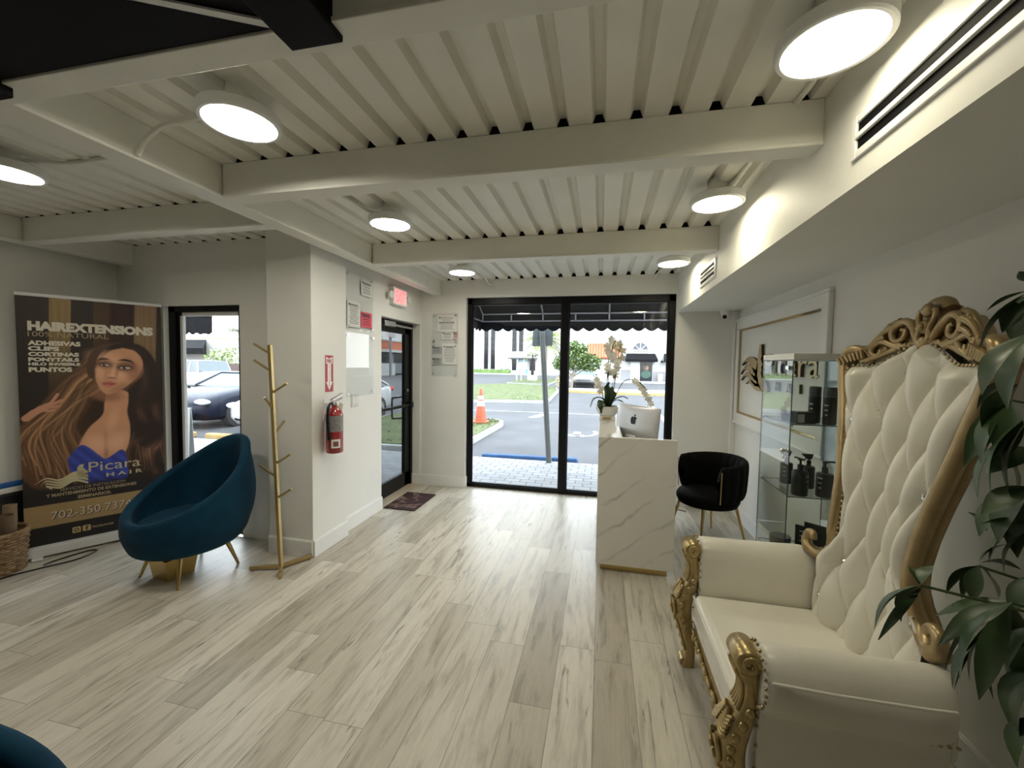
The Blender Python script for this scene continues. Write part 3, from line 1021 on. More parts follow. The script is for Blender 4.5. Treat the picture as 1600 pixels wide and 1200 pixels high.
m_car_black = mat('car_paint_dark', (0.006, 0.009, 0.018), 0.38, spec=0.15, coat=0.1)
m_car_white = mat('car_paint_white', (0.42, 0.43, 0.44), 0.25, coat=0.8)
m_car_grey = mat('car_paint_grey', (0.055, 0.055, 0.06), 0.25, coat=0.8)
car('car', 'dark blue-black parked car with its nose towards the pavers', 'car', (-10.15, 10.1, -0.15), R(3), m_car_black, 4.6, 1.82, 1.34)
car('car', 'white parked car next to the dark blue-black car', 'car', (-7.42, 9.80, -0.15), R(0), m_car_white)
car('car', 'dark grey sedan parked tail-on under the small tree', 'car', (-1.42, 33.0, -0.15), R(4), m_car_grey)
car('pickup_truck', 'white pickup truck standing sideways behind the parked dark car', 'truck', (-20.6, 17.6, -0.15), R(-90), m_car_white, 5.6, 1.95, 1.66, 'pickup')

# --------------------------------------------------- trees and planting
t = thing('tree', 'round bright green tree beside the parked grey sedan', 'tree', (-2.05, 28.95, 0.0))
tr = MB()
tr.tube([(0, 0, -0.15), (0.03, 0, 0.5), (0.1, 0, 1.1)], [0.09, 0.08, 0.06], 8)
for a, b, c in ((-0.8, .3, 1.8), (0.9, -.2, 1.9), (0.2, .5, 2.3), (1.4, .3, 1.6), (0.4, -.5, 2.4)):
    tr.tube([(0.06, 0, 0.7), (a * .5, b * .5, 0.4 + c * .5), (a, b, c)], [0.05, 0.035, 0.015], 6)
tr.build('trunk', m_bark, t)
fo = MB()
for c, r, n in (((0.2, 0, 2.1), (1.25, 1.1, .95), 1300), ((-0.6, 0, 1.7), (.8, .8, .6), 500), ((1.25, 0, 1.75), (.85, .8, .65), 600), ((0.3, 0, 2.8), (.8, .7, .5), 420)):
    leaf_cloud(fo, c, r, n, 0.15, 0, 0.3)
fo.build('foliage', m_leaf_tree, t)
t = thing('shrub', 'low reddish-green shrub at the foot of the small tree', 'shrub', (-2.65, 28.0, 0.0))
fo = MB()
leaf_cloud(fo, (0, 0, 0.45), (0.5, 0.5, 0.5), 200, 0.1, 0, 0.1)
fo.build('foliage', noisy('shrub_leaf', (0.30, 0.30, 0.12), (0.45, 0.32, 0.20), 4, 0.7), t)
MB().tube([(0, 0, -0.1), (0, 0, 0.5)], 0.03, 6).build('stem', m_bark, t)


def palm(loc, hgt, fl, label, nf=22, m=m_leaf_palm):
    t = thing('palm_tree', label, 'palm tree', loc)
    MB().tube([(0, 0, 0), (0.1, 0, hgt * .5), (0.05, 0, hgt)], [0.16, 0.12, 0.10], 10).build('trunk', m_bark, t)
    f = MB()
    for i in range(nf):
        a = 2 * PI * i / nf + rng.uniform(-.15, .15)
        e = rng.uniform(-0.5, 1.2)
        path = []
        for k in range(8):
            s = k / 7
            rr = fl * s * math.cos(e * (1 - s * .6))
            zz = hgt + fl * (math.sin(e) * s - 0.75 * s * s)
            path.append(Vector((rr * math.cos(a), rr * math.sin(a), zz)))
        side = Vector((-math.sin(a), math.cos(a), 0))
        for k in range(7):
            p, q = path[k], path[k + 1]
            for u in (0.25, 0.75):
                b = p.lerp(q, u)
                d = (q - p).normalized()
                ll = fl * 0.36 * math.sin(PI * min(0.97, 0.18 + 0.8 * (k + u) / 7))
                for sgn in (1, -1):
                    tip = b + side * sgn * ll * 0.8 + d * ll * 0.5 + Vector((0, 0, -ll * 0.45))
                    f.add([b - d * 0.05, b + d * 0.09, tip], [(0, 1, 2)])
        f.tube(path, [0.02] * 8, 4)
    f.build('fronds', m, t)
    return t


palm((-6.0, 44, 0.02), 4.35, 2.6, 'yellow-green palm in front of the office building')
palm((-33.5, 32.5, -0.15), 4.3, 2.2, 'grey-green palm top beside the house with the red tiled roof', 18, noisy('palm_grey', (0.20, 0.22, 0.15), (0.30, 0.31, 0.22), 3, 0.7))

t = thing('lamp_post', 'black street lamp with white globes on a concrete pedestal', 'street lamp', (-6.72, 40, -0.0))
MB().box(-0.45, 0.45, -0.45, 0.45, 0, 0.55).build('pedestal', noisy('concrete', (0.30, 0.29, 0.27), (0.38, 0.37, 0.35), 5, 0.9), t, bevel=0.03)
MB().lathe([(0.16, 0.5), (0.14, 0.9), (0.06, 1.2), (0.05, 2.6), (0.08, 2.65)], 12).tube([(-0.55, 0, 2.55), (0, 0, 2.4), (0.55, 0, 2.55)], 0.03, 6).build('post', m_black, t)
for xx, zz in ((-0.55, 2.75), (0.55, 2.75), (0, 2.95)):
    MB().ball((xx, 0, zz), 0.21, 14, 10).build('globe', mat('white_globe', (0.85, 0.85, 0.83), 0.3), t)

t = thing('sign_board', 'small white notice board on two legs by the lamp post', 'sign', (-7.6, 39.0, -0.01))
MB().box(-1.0, 0.35, -0.03, 0.03, 0.75, 1.0).box(-0.35, 0.5, 0.2, 0.26, 1.1, 1.8).build('panel', m_stucco, t)
MB().box(-0.55, -0.45, -0.04, 0.04, 0, 0.8).box(-0.1, 0.0, -0.04, 0.04, 0, 1.3).build('legs', m_stucco, t)

# --------------------------------------------------- buildings across the street
t = thing('building', 'tall white office building with dark vertical window strips', 'building', (-17, 70, -0.15))
b = MB().box(-45, 13, 0, 8, 0, 24)
b.build('wall', m_stucco, t)
for xa2, xb2, za2 in ((-3.6, -2.75, .9), (-2.27, -1.5, .9), (1.54, 2.4, 3.9), (2.8, 3.55, 3.9), (-8.6, -7.8, .9), (-7.3, -6.5, .9)):
    f = MB().box(xa2, xb2, -0.06, 0.0, za2, 20).build('window', m_darkglass, t)
    g = MB()
    for zz in np.arange(za2, 20, 1.05):
        g.box(xa2, xb2, -0.09, -0.06, zz, zz + 0.07)
    g.build('glazing_bar', m_black, f)
r = MB()
for xx in (-3.9, -2.7, -1.45, 1.2, 2.42, 3.6):
    r.box(xx, xx + 0.35, -0.22, 0, 0, 24)
r.build('pilaster', m_trim, t)
MB().box(1.2, 6.0, -1.6, 0, 2.9, 3.95).build('entrance_canopy', m_stucco, t)
MB().box(1.2, 6.0, -1.5, 0, 2.72, 2.9).build('canopy_soffit', m_pipe, t)
f = MB().box(2.85, 4.35, -0.08, 0.0, 0.15, 2.6).build('entrance_door', mat('teal_glass', (0.16, 0.34, 0.38), 0.1), t)
MB().box(1.6, 2.5, -0.06, 0.0, 0.7, 2.6).box(4.75, 5.7, -0.06, 0.0, 0.7, 2.6).build('window', m_darkglass, t)
MB().box(3.57, 3.63, -0.10, -0.08, 0.15, 2.6).box(2.85, 4.35, -0.10, -0.08, 1.95, 2.03).build('door_frame', m_black, f)

hd = MB()
for i in range(26):
    leaf_cloud(hd, (-26 + i * 0.42, 68.4, 0.42), (0.34, 0.34, 0.46), 40, 0.13, 0, 0.5)
hd.box(-26.2, -15.3, 68.15, 68.65, 0, 0.6)
tag(hd.build('hedge', noisy('hedge_leaf', (0.05, 0.11, 0.03), (0.18, 0.26, 0.07), 5, 0.8)), 'low trimmed green hedge along the white office building', 'hedge')

t = thing('building', 'white shop building with arched window and dark awning across the lot', 'building', (4, 46, -0.15))
MB().box(-2.0, 20, 0, 6, 0, 12).box(-5.6, -2.0, 1.0, 6, 0, 9.0).build('wall', m_stucco, t)
MB().box(-5.6, -2.0, -0.1, 1.0, 0, 2.6).build('wing', m_stucco, t)
rf = MB()
for i in range(12):
    xx = -5.6 + 0.3 * i
    rf.tube([(xx + 0.15, -0.35, 2.55), (xx + 0.15, 1.0, 4.15)], 0.16, 8)
rf.build('tile_roof', m_tile, t)
ar = [(0.83 * math.cos(R(a)), 0.83 * math.sin(R(a))) for a in range(0, 181, 12)]
f = MB().prism(ar, 0.06, M=FR((0.0, 0, 3.46), (1, 0, 0), (0, 0, 1))).build('arched_window', mat('pale_glass', (0.045, 0.055, 0.075), 0.25), t)
g = MB().tube([(p[0], -0.07, 3.46 + p[1]) for p in ar], 0.06, 6).tube([(-0.83, -0.07, 3.46), (0.83, -0.07, 3.46)], 0.05, 6)
for a in (45, 90, 135):
    g.tube([(0, -0.07, 3.46), (0.8 * math.cos(R(a)), -0.07, 3.46 + 0.8 * math.sin(R(a)))], 0.03, 5)
g.build('glazing_bar', m_white_metal, f)
MB().add([(-1.42, 0, 3.1), (1.55, 0, 3.1), (1.72, -1.0, 2.45), (-1.58, -1.0, 2.45), (1.72, -1.0, 2.2), (-1.58, -1.0, 2.2), (1.55, 0, 2.2), (-1.42, 0, 2.2)],
         [(0, 1, 2, 3), (3, 2, 4, 5), (1, 6, 4, 2), (0, 3, 5, 7)]).build('awning', m_awning, t)
MB().add([(2.45, 0, 3.1), (5.2, 0, 3.1), (5.3, -1.0, 2.45), (2.3, -1.0, 2.45), (5.3, -1.0, 2.2), (2.3, -1.0, 2.2), (5.2, 0, 2.2), (2.45, 0, 2.2)],
         [(0, 1, 2, 3), (3, 2, 4, 5), (1, 6, 4, 2), (0, 3, 5, 7)]).build('awning', m_awning, t)
MB().box(-0.95, 0.0, -0.05, 0, 0.15, 2.2).build('shop_door', mat('pale_door', (0.60, 0.63, 0.62), 0.3), t)
f = MB().box(0.05, 1.28, -0.05, 0, 0.15, 2.2).build('shop_window', m_darkglass, t)
pp = MB()
pp.ball((0.62, -0.06, 1.65), (0.30, 0.015, 0.36), 12, 8, 0).ball((0.75, -0.065, 1.55), (0.17, 0.015, 0.25), 12, 8, 1).ball((0.66, -0.06, 0.85), (0.52, 0.012, 0.42), 12, 8, 2)
pp.build('window_poster', [mat('poster_hair', (0.10, 0.07, 0.05), 0.6), mat('poster_skin', (0.26, 0.16, 0.12), 0.6), mat('poster_green', (0.03, 0.075, 0.055), 0.6)], f)
MB().box(-2.0, -1.0, -0.08, 0, 0.05, 1.3).box(1.4, 4.2, -0.08, 0, 0.05, 1.15).build('dado', mat('grey_dado', (0.20, 0.20, 0.21), 0.8), t)
MB().ball((2.25, -0.15, 2.25), (0.14, 0.12, 0.12), 8, 6).build('wall_lamp', m_black, t)
t = thing('trash_can', 'pale trash can against the grey dado of the shop', 'trash can', (6.05, 45.4, -0.03))
MB().lathe([(0.22, 0), (0.27, 0.72)], 16).build('bin_body', mat('bin_beige', (0.55, 0.45, 0.38), 0.7), t)
MB().lathe([(0.29, 0.70), (0.29, 0.78), (0.2, 0.84)], 16).build('bin_lid', m_stucco, t)

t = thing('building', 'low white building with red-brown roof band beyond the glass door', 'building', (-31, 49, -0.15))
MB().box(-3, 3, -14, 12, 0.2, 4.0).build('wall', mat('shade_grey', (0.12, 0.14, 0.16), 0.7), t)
MB().box(2.6, 3.4, -14, 12, 3.45, 4.55).build('roof_band', m_tile, t)
MB().box(2.6, 3.5, -14, 12, 3.1, 3.45).box(2.6, 3.5, -14, 12, 4.55, 4.75).build('fascia', m_stucco, t)
MB().box(3.0, 3.3, -4, 2.2, 0.0, 1.6).build('low_wall', m_stucco, t)
w = MB()
for k in range(6):
    w.box(3.0, 3.06, -12 + 3.6 * k, -9.4 + 3.6 * k, 1.7, 3.0)
w.build('window', m_darkglass, t)
t = thing('pylon_sign', 'stacked panel pylon sign above the roof beyond the glass door', 'sign', (-26.3, 47.4, -0.15))
MB().box(-0.1, 0.1, -0.15, 0.15, 0, 8.2).build('pole', m_pipe, t)
for k in range(4):
    MB().box(-0.15, 0.25, -0.75, 0.75, 4.9 + 0.85 * k, 5.6 + 0.85 * k).build('sign_panel', mat('pylon_grey', (0.30 + 0.1 * (k % 2), 0.27, 0.26), 0.7), t)

t = thing('building', 'white building with dark awnings behind the pickup truck', 'building', (-32, 24, -0.15))
MB().box(-10, 5.2, 0, 5, 0, 3.2).build('wall', m_stucco, t)
MB().add([(-8, 0, 3.15), (4.15, 0, 3.15), (5.5, -1.4, 2.5), (-8, -1.4, 2.5), (5.5, -1.4, 2.1), (-8, -1.4, 2.1), (4.15, 0, 2.1), (-8, 0, 2.1)],
         [(0, 1, 2, 3), (3, 2, 4, 5), (1, 6, 4, 2), (0, 3, 5, 7)]).build('awning', m_awning, t)
MB().box(0.9, 2.3, -0.05, 0, 0.1, 2.1).build('window', m_darkglass, t)
t = thing('building', 'long house with red tiled roof behind the grey-green palm', 'building', (-47, 36, -0.15))
MB().box(-12, 11, 0, 8, 0, 3.1).build('wall', m_stucco, t)
rf = MB()
for i in range(56):
    xx = -12 + 0.41 * i
    rf.tube([(xx, -0.5, 2.9), (xx, 2.2, 4.1)], 0.22, 6)
rf.build('tile_roof', m_tile, t)
ln = MB().box(-26.5, -14, 21.0, 21.15, -0.15, 1.35)
tag(ln.build('fence', m_fence), 'dark brown fence behind the pickup truck', 'fence')
t = thing('shrub', 'green shrub growing above the brown fence', 'shrub', (-24.3, 22.5, 0))
fo = MB()
leaf_cloud(fo, (0, 0, 1.7), (2.0, 0.8, 0.75), 420, 0.16, 0, 0.2)
fo.build('foliage', noisy('shrub_green', (0.13, 0.20, 0.06), (0.28, 0.34, 0.14), 4, 0.7), t)
MB().tube([(0, 0, -0.15), (0, 0, 1.6)], 0.05, 6).build('stem', m_bark, t)
# ------------------------------------------------------------------ roll-up banner in the left corner
BX, BY, BA = -4.27, 2.183, R(59.48)
ban = thing('roll_up_banner', 'tall roll-up banner showing a long-haired woman in a blue dress', 'banner', (BX, BY, 0), BA)
MB().box(-0.01, 0.84, -0.055, 0.055, 0.012, 0.085).box(0.03, 0.09, -0.10, 0.10, 0.0, 0.012).box(0.74, 0.80, -0.10, 0.10, 0.0, 0.012).build('base', m_white_metal, ban, bevel=0.012)
MB().box(-0.004, 0.834, -0.012, 0.012, 2.012, 2.038).build('top_rail', m_white_metal, ban, bevel=0.005)
MB().tube([(0.415, 0.03, 0.05), (0.415, 0.03, 2.02)], 0.01, 8).build('support_pole', m_steel, ban)

NX, NZ = 208, 496
Zb, Zt, BW = 0.085, 2.014, 0.826
gs, gz = np.meshgrid(np.linspace(0, BW, NX + 1), np.linspace(Zb, Zt, NZ + 1))
s_, z_ = gs.copy(), gz.copy()
rs = np.random.RandomState(3)


def sm(x, a, b):
    t = np.clip((x - a) / (b - a), 0, 1)
    return t * t * (3 - 2 * t)


def vnoise(x, y, seed):
    r = np.random.RandomState(seed).rand(64, 64)
    xi, yi = np.floor(x).astype(int), np.floor(y).astype(int)
    fx, fy = x - xi, y - yi
    fx, fy = fx * fx * (3 - 2 * fx), fy * fy * (3 - 2 * fy)
    g = lambda a, b: r[a % 64, b % 64]
    return (g(xi, yi) * (1 - fx) + g(xi + 1, yi) * fx) * (1 - fy) + (g(xi, yi + 1) * (1 - fx) + g(xi + 1, yi + 1) * fx) * fy


def poly_mask(pts, soft=0.006):
    """soft inside mask of a polygon (closed, Catmull-Rom smoothed) in banner coordinates"""
    p = np.array(spline(list(pts) + [pts[0]], 6))
    d = np.full(s_.shape, 1e9)
    ins = np.zeros(s_.shape, bool)
    for (x0, y0), (x1, y1) in zip(p[:-1], p[1:]):
        dx, dy = x1 - x0, y1 - y0
        L2 = dx * dx + dy * dy + 1e-12
        t = np.clip(((s_ - x0) * dx + (z_ - y0) * dy) / L2, 0, 1)
        d = np.minimum(d, (s_ - x0 - t * dx) ** 2 + (z_ - y0 - t * dy) ** 2)
        if abs(dy) > 1e-12:
            c = ((y0 > z_) != (y1 > z_)) & (s_ < dx * (z_ - y0) / dy + x0)
            ins ^= c
    d = np.sqrt(d)
    return sm(np.where(ins, d, -d), -soft, soft)


def ell(cx, cy, rx, ry, ang=0.0, soft=0.15):
    c, s = math.cos(R(ang)), math.sin(R(ang))
    u = ((s_ - cx) * c + (z_ - cy) * s) / rx
    v = (-(s_ - cx) * s + (z_ - cy) * c) / ry
    return 1 - sm(np.sqrt(u * u + v * v), 1 - soft, 1 + soft)


img = np.zeros(s_.shape + (3,))
img[:] = (0.016, 0.011, 0.009)


def lay(mask, c):
    global img
    c = np.array(c, float)
    img = img * (1 - mask[..., None]) + mask[..., None] * c


# hanging hair swatches behind the headline
sw = s_ + 0.03 * (2.0 - z_)
gr = 0.8 + 0.35 * vnoise(s_ * 120, z_ * 1.2, 9)
for a, b, c in ((0.0, .17, (.020, .014, .010)), (.17, .285, (.20, .135, .055)), (.285, .41, (.018, .012, .010)), (.41, .50, (.055, .028, .014)), (.50, .655, (.030, .011, .009)), (.655, .80, (.165, .105, .055)), (.80, .9, (.020, .014, .010))):
    m = sm(sw, a - .004, a + .004) * (1 - sm(sw, b - .004, b + .004)) * sm(z_, 1.15, 1.75)
    lay(m, (0, 0, 0))
    img += (m * gr)[..., None] * np.array(c) * 1.0
# shadow field under the swatches
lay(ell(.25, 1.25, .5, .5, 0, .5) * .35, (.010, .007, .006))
# the great mass of wavy hair
hair = poly_mask([(.575, 1.69), (.46, 1.655), (.38, 1.57), (.35, 1.42), (.30, 1.30), (.16, 1.15), (.03, 1.02), (-.02, .86), (.0, .68), (.05, .55), (.16, .50), (.28, .60), (.40, .66), (.62, .60), (.74, .52), (.80, .58), (.83, .86), (.825, 1.20), (.80, 1.45), (.73, 1.60), (.66, 1.67)], .012)
flow = vnoise(s_ * 5 + 2, z_ * 3.0, 4) * 2.2 + vnoise(s_ * 14, z_ * 5, 5) * .5
lean_ = np.where(s_ < .5, .55, -.10)
q_ = s_ + lean_ * (z_ - 1.2) + .030 * np.sin(z_ * 15 + s_ * 5) + .045 * flow
lock = .5 + .5 * np.sin(q_ * 52 + 2.2 * np.sin(z_ * 9 + 3 * s_))
fine = .5 + .5 * np.sin(q_ * 330 + 3 * vnoise(s_ * 30, z_ * 9, 21))
strand = lock ** 1.6 * (.62 + .38 * fine)
wave = .30 + .70 * sm(vnoise(s_ * 4 + 1.5 * q_, z_ * 5.2, 8), .25, .72)
warm = sm(.62 - s_, .1, .62)[..., None]
hc = (1 - warm) * np.array((.018, .010, .007)) + warm * np.array((.075, .034, .016))
hl = (1 - warm) * np.array((.12, .06, .036)) + warm * np.array((.20, .11, .06))
wave = sm(vnoise(s_ * 5 + flow * .6, z_ * 6.5, 8), .25, .75)
img = img * (1 - hair[..., None]) + hair[..., None] * (hc + (hl - hc) * (strand * wave)[..., None])


def stroke(path, w0, w1, c_dark, c_hi, alpha):
    """one printed lock of hair: a tapered soft stroke, lighter along its middle"""
    global img
    n_ = len(path)
    xs, zs = [p[0] for p in path], [p[1] for p in path]
    i0 = max(0, int((min(xs) - .05) / BW * NX)); i1 = min(NX + 1, int((max(xs) + .05) / BW * NX) + 2)
    j0 = max(0, int((min(zs) - .05 - Zb) / (Zt - Zb) * NZ)); j1 = min(NZ + 1, int((max(zs) + .05 - Zb) / (Zt - Zb) * NZ) + 2)
    if i1 <= i0 or j1 <= j0:
        return
    S_, Z_ = s_[j0:j1, i0:i1], z_[j0:j1, i0:i1]
    best = np.full(S_.shape, 9.0)
    for k in range(n_ - 1):
        (xa, za), (xb, zb_) = path[k], path[k + 1]
        dx, dz = xb - xa, zb_ - za
        t = np.clip(((S_ - xa) * dx + (Z_ - za) * dz) / (dx * dx + dz * dz + 1e-12), 0, 1)
        w = w0 + (w1 - w0) * (k + t) / (n_ - 1)
        best = np.minimum(best, np.hypot(S_ - xa - t * dx, Z_ - za - t * dz) / w)
    m = (1 - sm(best, .55, 1.0)) * alpha
    hi = (1 - sm(best, 0.0, .75))[..., None]
    cc = np.array(c_dark) * (1 - hi) + np.array(c_hi) * hi
    img[j0:j1, i0:i1] = img[j0:j1, i0:i1] * (1 - m[..., None]) + m[..., None] * cc


def lock_path(P0, P1, P2, P3, amp, ph, turns):
    out = []
    for k in range(25):
        t = k / 24
        b = [(1 - t) ** 3, 3 * (1 - t) ** 2 * t, 3 * (1 - t) * t * t, t ** 3]
        x = sum(w * p[0] for w, p in zip(b, (P0, P1, P2, P3)))
        z = sum(w * p[1] for w, p in zip(b, (P0, P1, P2, P3)))
        out.append((x + amp * t * math.sin(6.28 * turns * t + ph), z + .35 * amp * t * math.cos(6.28 * turns * t + ph)))
    return out


hr = random.Random(11)
for k in range(120):
    u = hr.random()
    side = k % 5 != 0
    bright = hr.random() ** 1.2 * (k / 120) * 1.0
    if side:
        P0 = (.47 - .07 * hr.random(), 1.62 - .30 * hr.random())
        P3 = (-.03 + .36 * u, .56 + .22 * hr.random() - .08 * u)
        P1 = (P0[0] - .10 - .05 * hr.random(), P0[1] - .16)
        P2 = (.30 * u - .02, 1.18 - .20 * u + .1 * hr.random())
        sun_ = .35 + .65 * (1 - u)
        cd = (.035 + .10 * bright * sun_, .017 + .045 * bright * sun_, .009 + .02 * bright * sun_)
        ch = (.07 + .66 * bright * sun_, .036 + .37 * bright * sun_, .019 + .19 * bright * sun_)
        amp = .030 + .022 * hr.random()
    else:
        P0 = (.63 + .06 * hr.random(), 1.60 - .15 * hr.random())
        P3 = (.58 + .25 * u, .55 + .12 * hr.random())
        P1 = (.74 + .05 * hr.random(), 1.38)
        P2 = (.62 + .20 * u, .95)
        cd = (.018, .010, .007)
        ch = (.03 + .17 * bright, .015 + .085 * bright, .010 + .05 * bright)
        amp = .018
    stroke(lock_path(P0, P1, P2, P3, amp, 1.3 + 1.4 * hr.random() + 2.5 * u, 1.7), .020 + .020 * hr.random(), .012, cd, ch, .50)
# neck and chest
skin, skin_hi, skin_lo = (.40, .205, .118), (.56, .33, .215), (.20, .088, .050)
lay(poly_mask([(.47, 1.30), (.455, 1.18), (.44, 1.08), (.36, .98), (.31, .87), (.30, .78), (.44, .70), (.56, .74), (.60, .86), (.605, .98), (.59, 1.10), (.60, 1.26)]), skin)
lay(ell(.47, 1.24, .09, .045, -10, .6) * .8, skin_lo)
lay(ell(.455, .80, .012, .10, 0, .9) * .8, skin_lo)
lay(ell(.40, .84, .06, .07, 20, .8) * .6, skin_hi)
lay(ell(.52, .84, .055, .07, -20, .8) * .6, skin_hi)
lay(ell(.50, 1.03, .03, .09, -14, .8) * .35, skin_hi)
# face, three-quarter, chin lifted
lay(poly_mask([(.575, 1.640), (.495, 1.610), (.440, 1.535), (.412, 1.450), (.408, 1.385), (.425, 1.310), (.455, 1.262), (.490, 1.252), (.560, 1.290), (.640, 1.365), (.690, 1.450), (.695, 1.540), (.650, 1.615)], .007), skin)
lay(ell(.47, 1.555, .09, .05, -15, .8) * .5, skin_hi)
lay(ell(.565, 1.415, .055, .045, 20, .8) * .55, skin_hi)
lay(ell(.435, 1.43, .022, .05, 0, .8) * .5, skin_hi)
lay(ell(.64, 1.43, .05, .11, 22, .7) * .65, skin_lo)
lay(ell(.55, 1.30, .06, .028, 28, .8) * .5, skin_lo)
# eyes
for ex, ez, w, h, an in ((.463, 1.497, .036, .017, -8), (.585, 1.473, .047, .020, -2)):
    lay(ell(ex, ez + .008, w * 1.35, h * 1.9, an, .6) * .75, (.085, .030, .020))
    lay(ell(ex, ez, w, h * .85, an, .3), (.015, .008, .007))
    lay(ell(ex + .002, ez - .002, w * .72, h * .48, an, .3), (.42, .36, .32))
    lay(ell(ex - .003, ez, h * .62, h * .62, 0, .3), (.035, .016, .010))
    lay(ell(ex + .004, ez + .004, .003, .003, 0, .5), (.7, .7, .7))
for pts in ([(.418, 1.530), (.440, 1.552), (.470, 1.553), (.492, 1.541), (.470, 1.540), (.440, 1.537)], [(.540, 1.535), (.580, 1.548), (.625, 1.535), (.648, 1.500), (.620, 1.520), (.580, 1.530)]):
    lay(poly_mask(pts, .005), (.022, .010, .008))
# nose and mouth
lay(ell(.515, 1.455, .010, .055, -14, .9) * .55, skin_hi)
lay(ell(.505, 1.405, .026, .017, -8, .7) * .4, skin_hi)
lay(ell(.503, 1.388, .024, .006, -8, .8) * .8, (.10, .035, .022))
lay(ell(.535, 1.425, .008, .04, -14, .9) * .5, skin_lo)
lay(poly_mask([(.443, 1.345), (.465, 1.358), (.478, 1.353), (.492, 1.358), (.530, 1.338), (.500, 1.318), (.475, 1.312), (.455, 1.322)], .004), (.33, .085, .075))
lay(poly_mask([(.448, 1.341), (.478, 1.338), (.524, 1.337), (.478, 1.333)], .003), (.09, .018, .016))
lay(ell(.475, 1.326, .016, .006, -4, .8) * .6, (.50, .20, .18))
# hair parting over the forehead
lay(poly_mask([(.575, 1.69), (.50, 1.655), (.43, 1.57), (.405, 1.46), (.40, 1.38), (.36, 1.42), (.37, 1.56), (.44, 1.655)], .007), (.060, .032, .018))
lay(poly_mask([(.575, 1.69), (.645, 1.63), (.70, 1.54), (.70, 1.42), (.63, 1.32), (.60, 1.22), (.62, 1.0), (.66, .8), (.80, .8), (.82, 1.2), (.79, 1.5), (.70, 1.66)], .008), (.018, .010, .008))
img += (poly_mask([(.70, 1.5), (.66, 1.2), (.63, .9), (.70, .62), (.79, .62), (.81, 1.2), (.78, 1.45)], .03) * strand * wave * .8)[..., None] * np.array((.085, .042, .026))
# dress
dress = poly_mask([(.235, .735), (.27, .80), (.315, .845), (.36, .815), (.415, .745), (.450, .712), (.49, .735), (.545, .775), (.572, .745), (.58, .66), (.57, .52), (.40, .50), (.30, .56), (.25, .64)], .004)
lay(dress, (.020, .030, .19))
img += (dress * (.5 + .5 * np.sin(s_ * 70 + z_ * 55 + flow * 4)) * .7)[..., None] * np.array((.015, .03, .13))
# hand with lifted fingers at the left
for pts, w in (([(.03, 1.085), (.07, 1.125), (.11, 1.155), (.145, 1.175)], .026), ([(.13, 1.172), (.165, 1.205), (.195, 1.262)], .011), ([(.135, 1.168), (.175, 1.190), (.215, 1.215)], .011), ([(.13, 1.160), (.170, 1.165), (.20, 1.168)], .010), ([(.11, 1.140), (.150, 1.135), (.175, 1.140)], .010)):
    for (x0, y0), (x1, y1) in zip(pts[:-1], pts[1:]):
        t = np.clip(((s_ - x0) * (x1 - x0) + (z_ - y0) * (y1 - y0)) / ((x1 - x0) ** 2 + (y1 - y0) ** 2), 0, 1)
        d = np.sqrt((s_ - x0 - t * (x1 - x0)) ** 2 + (z_ - y0 - t * (y1 - y0)) ** 2)
        lay(1 - sm(d, w * .75, w), (.36, .18, .115))
# lower dark field, gold band
lay(1 - sm(z_ + .12 * vnoise(s_ * 4, s_ * 0, 2), .53, .62), (.010, .008, .009))
lay(1 - sm(z_, .395, .399), (.235, .165, .075))
img *= (1 - .12 * (1 - sm(z_, .39, .40)) * vnoise(s_ * 9, z_ * 6, 12))[..., None]
lay(1 - sm(z_, .226, .230), (.008, .007, .008))
art = MB()
me = bpy.data.meshes.new('printed_graphic')
vs = np.stack([s_.ravel(), np.zeros(s_.size), z_.ravel()], 1)
idx = np.arange((NX + 1) * (NZ + 1)).reshape(NZ + 1, NX + 1)
fs = np.stack([idx[:-1, :-1].ravel(), idx[:-1, 1:].ravel(), idx[1:, 1:].ravel(), idx[1:, :-1].ravel()], 1)
me.from_pydata(vs.tolist(), [], fs.tolist())
ca = me.color_attributes.new('print', 'FLOAT_COLOR', 'POINT')
ca.data.foreach_set('color', np.concatenate([np.clip(img.reshape(-1, 3), 0, 1), np.ones((s_.size, 1))], 1).ravel())
m_print = mat('banner_print', (0.5, 0.5, 0.5), 0.5)
nt = NT(m_print)
at = nt.n('ShaderNodeAttribute', attribute_name='print')
nt.color(nt.mix(1.0, at.outputs['Color'], (1.75, 1.70, 1.68), 'MULTIPLY'))
me.materials.append(m_print)
art_o = bpy.data.objects.new('printed_graphic', me)
col.objects.link(art_o)
art_o.parent = ban
sd = art_o.modifiers.new('thickness', 'SOLIDIFY')
sd.thickness = 0.0012
sd.offset = -1

# lettering printed on the banner (faces local -y)
m_let = mat('print_cream', (0.78, 0.72, 0.60), 0.5)
m_let_dim = mat('print_tan', (0.44, 0.34, 0.21), 0.5)
m_let_gold = mat('print_gold', (0.55, 0.40, 0.18), 0.5)
BF = lambda s, z: FR((s, -0.0026, z), (1, 0, 0), (0, 0, 1))
tx = MB()
tx.text('HAIREXTENSIONS', 0.062, BF(0.056, 1.760), bold=0.006, fit=0.715)
for w_, h_, z_, b_, f_ in (('ADHESIVAS', .032, 1.645, .0024, .275), ('CLIPS', .029, 1.604, .0024, .16), ('CORTINAS', .028, 1.562, .0022, .265), ('PONYTAILS', .026, 1.522, .0022, .265), ('HILO INVISIBLE', .020, 1.490, .0015, .270), ('PUNTOS', .032, 1.441, .0024, .225)):
    tx.text(w_, h_, BF(0.054, z_), bold=b_, fit=f_)
tx.build('lettering', m_let, ban)
t2 = MB().text('100% NATURAL', 0.038, BF(0.056, 1.710), fit=0.435).text('SERVICIO DE INSTALACION', 0.022, BF(0.19, 0.492), fit=0.375)
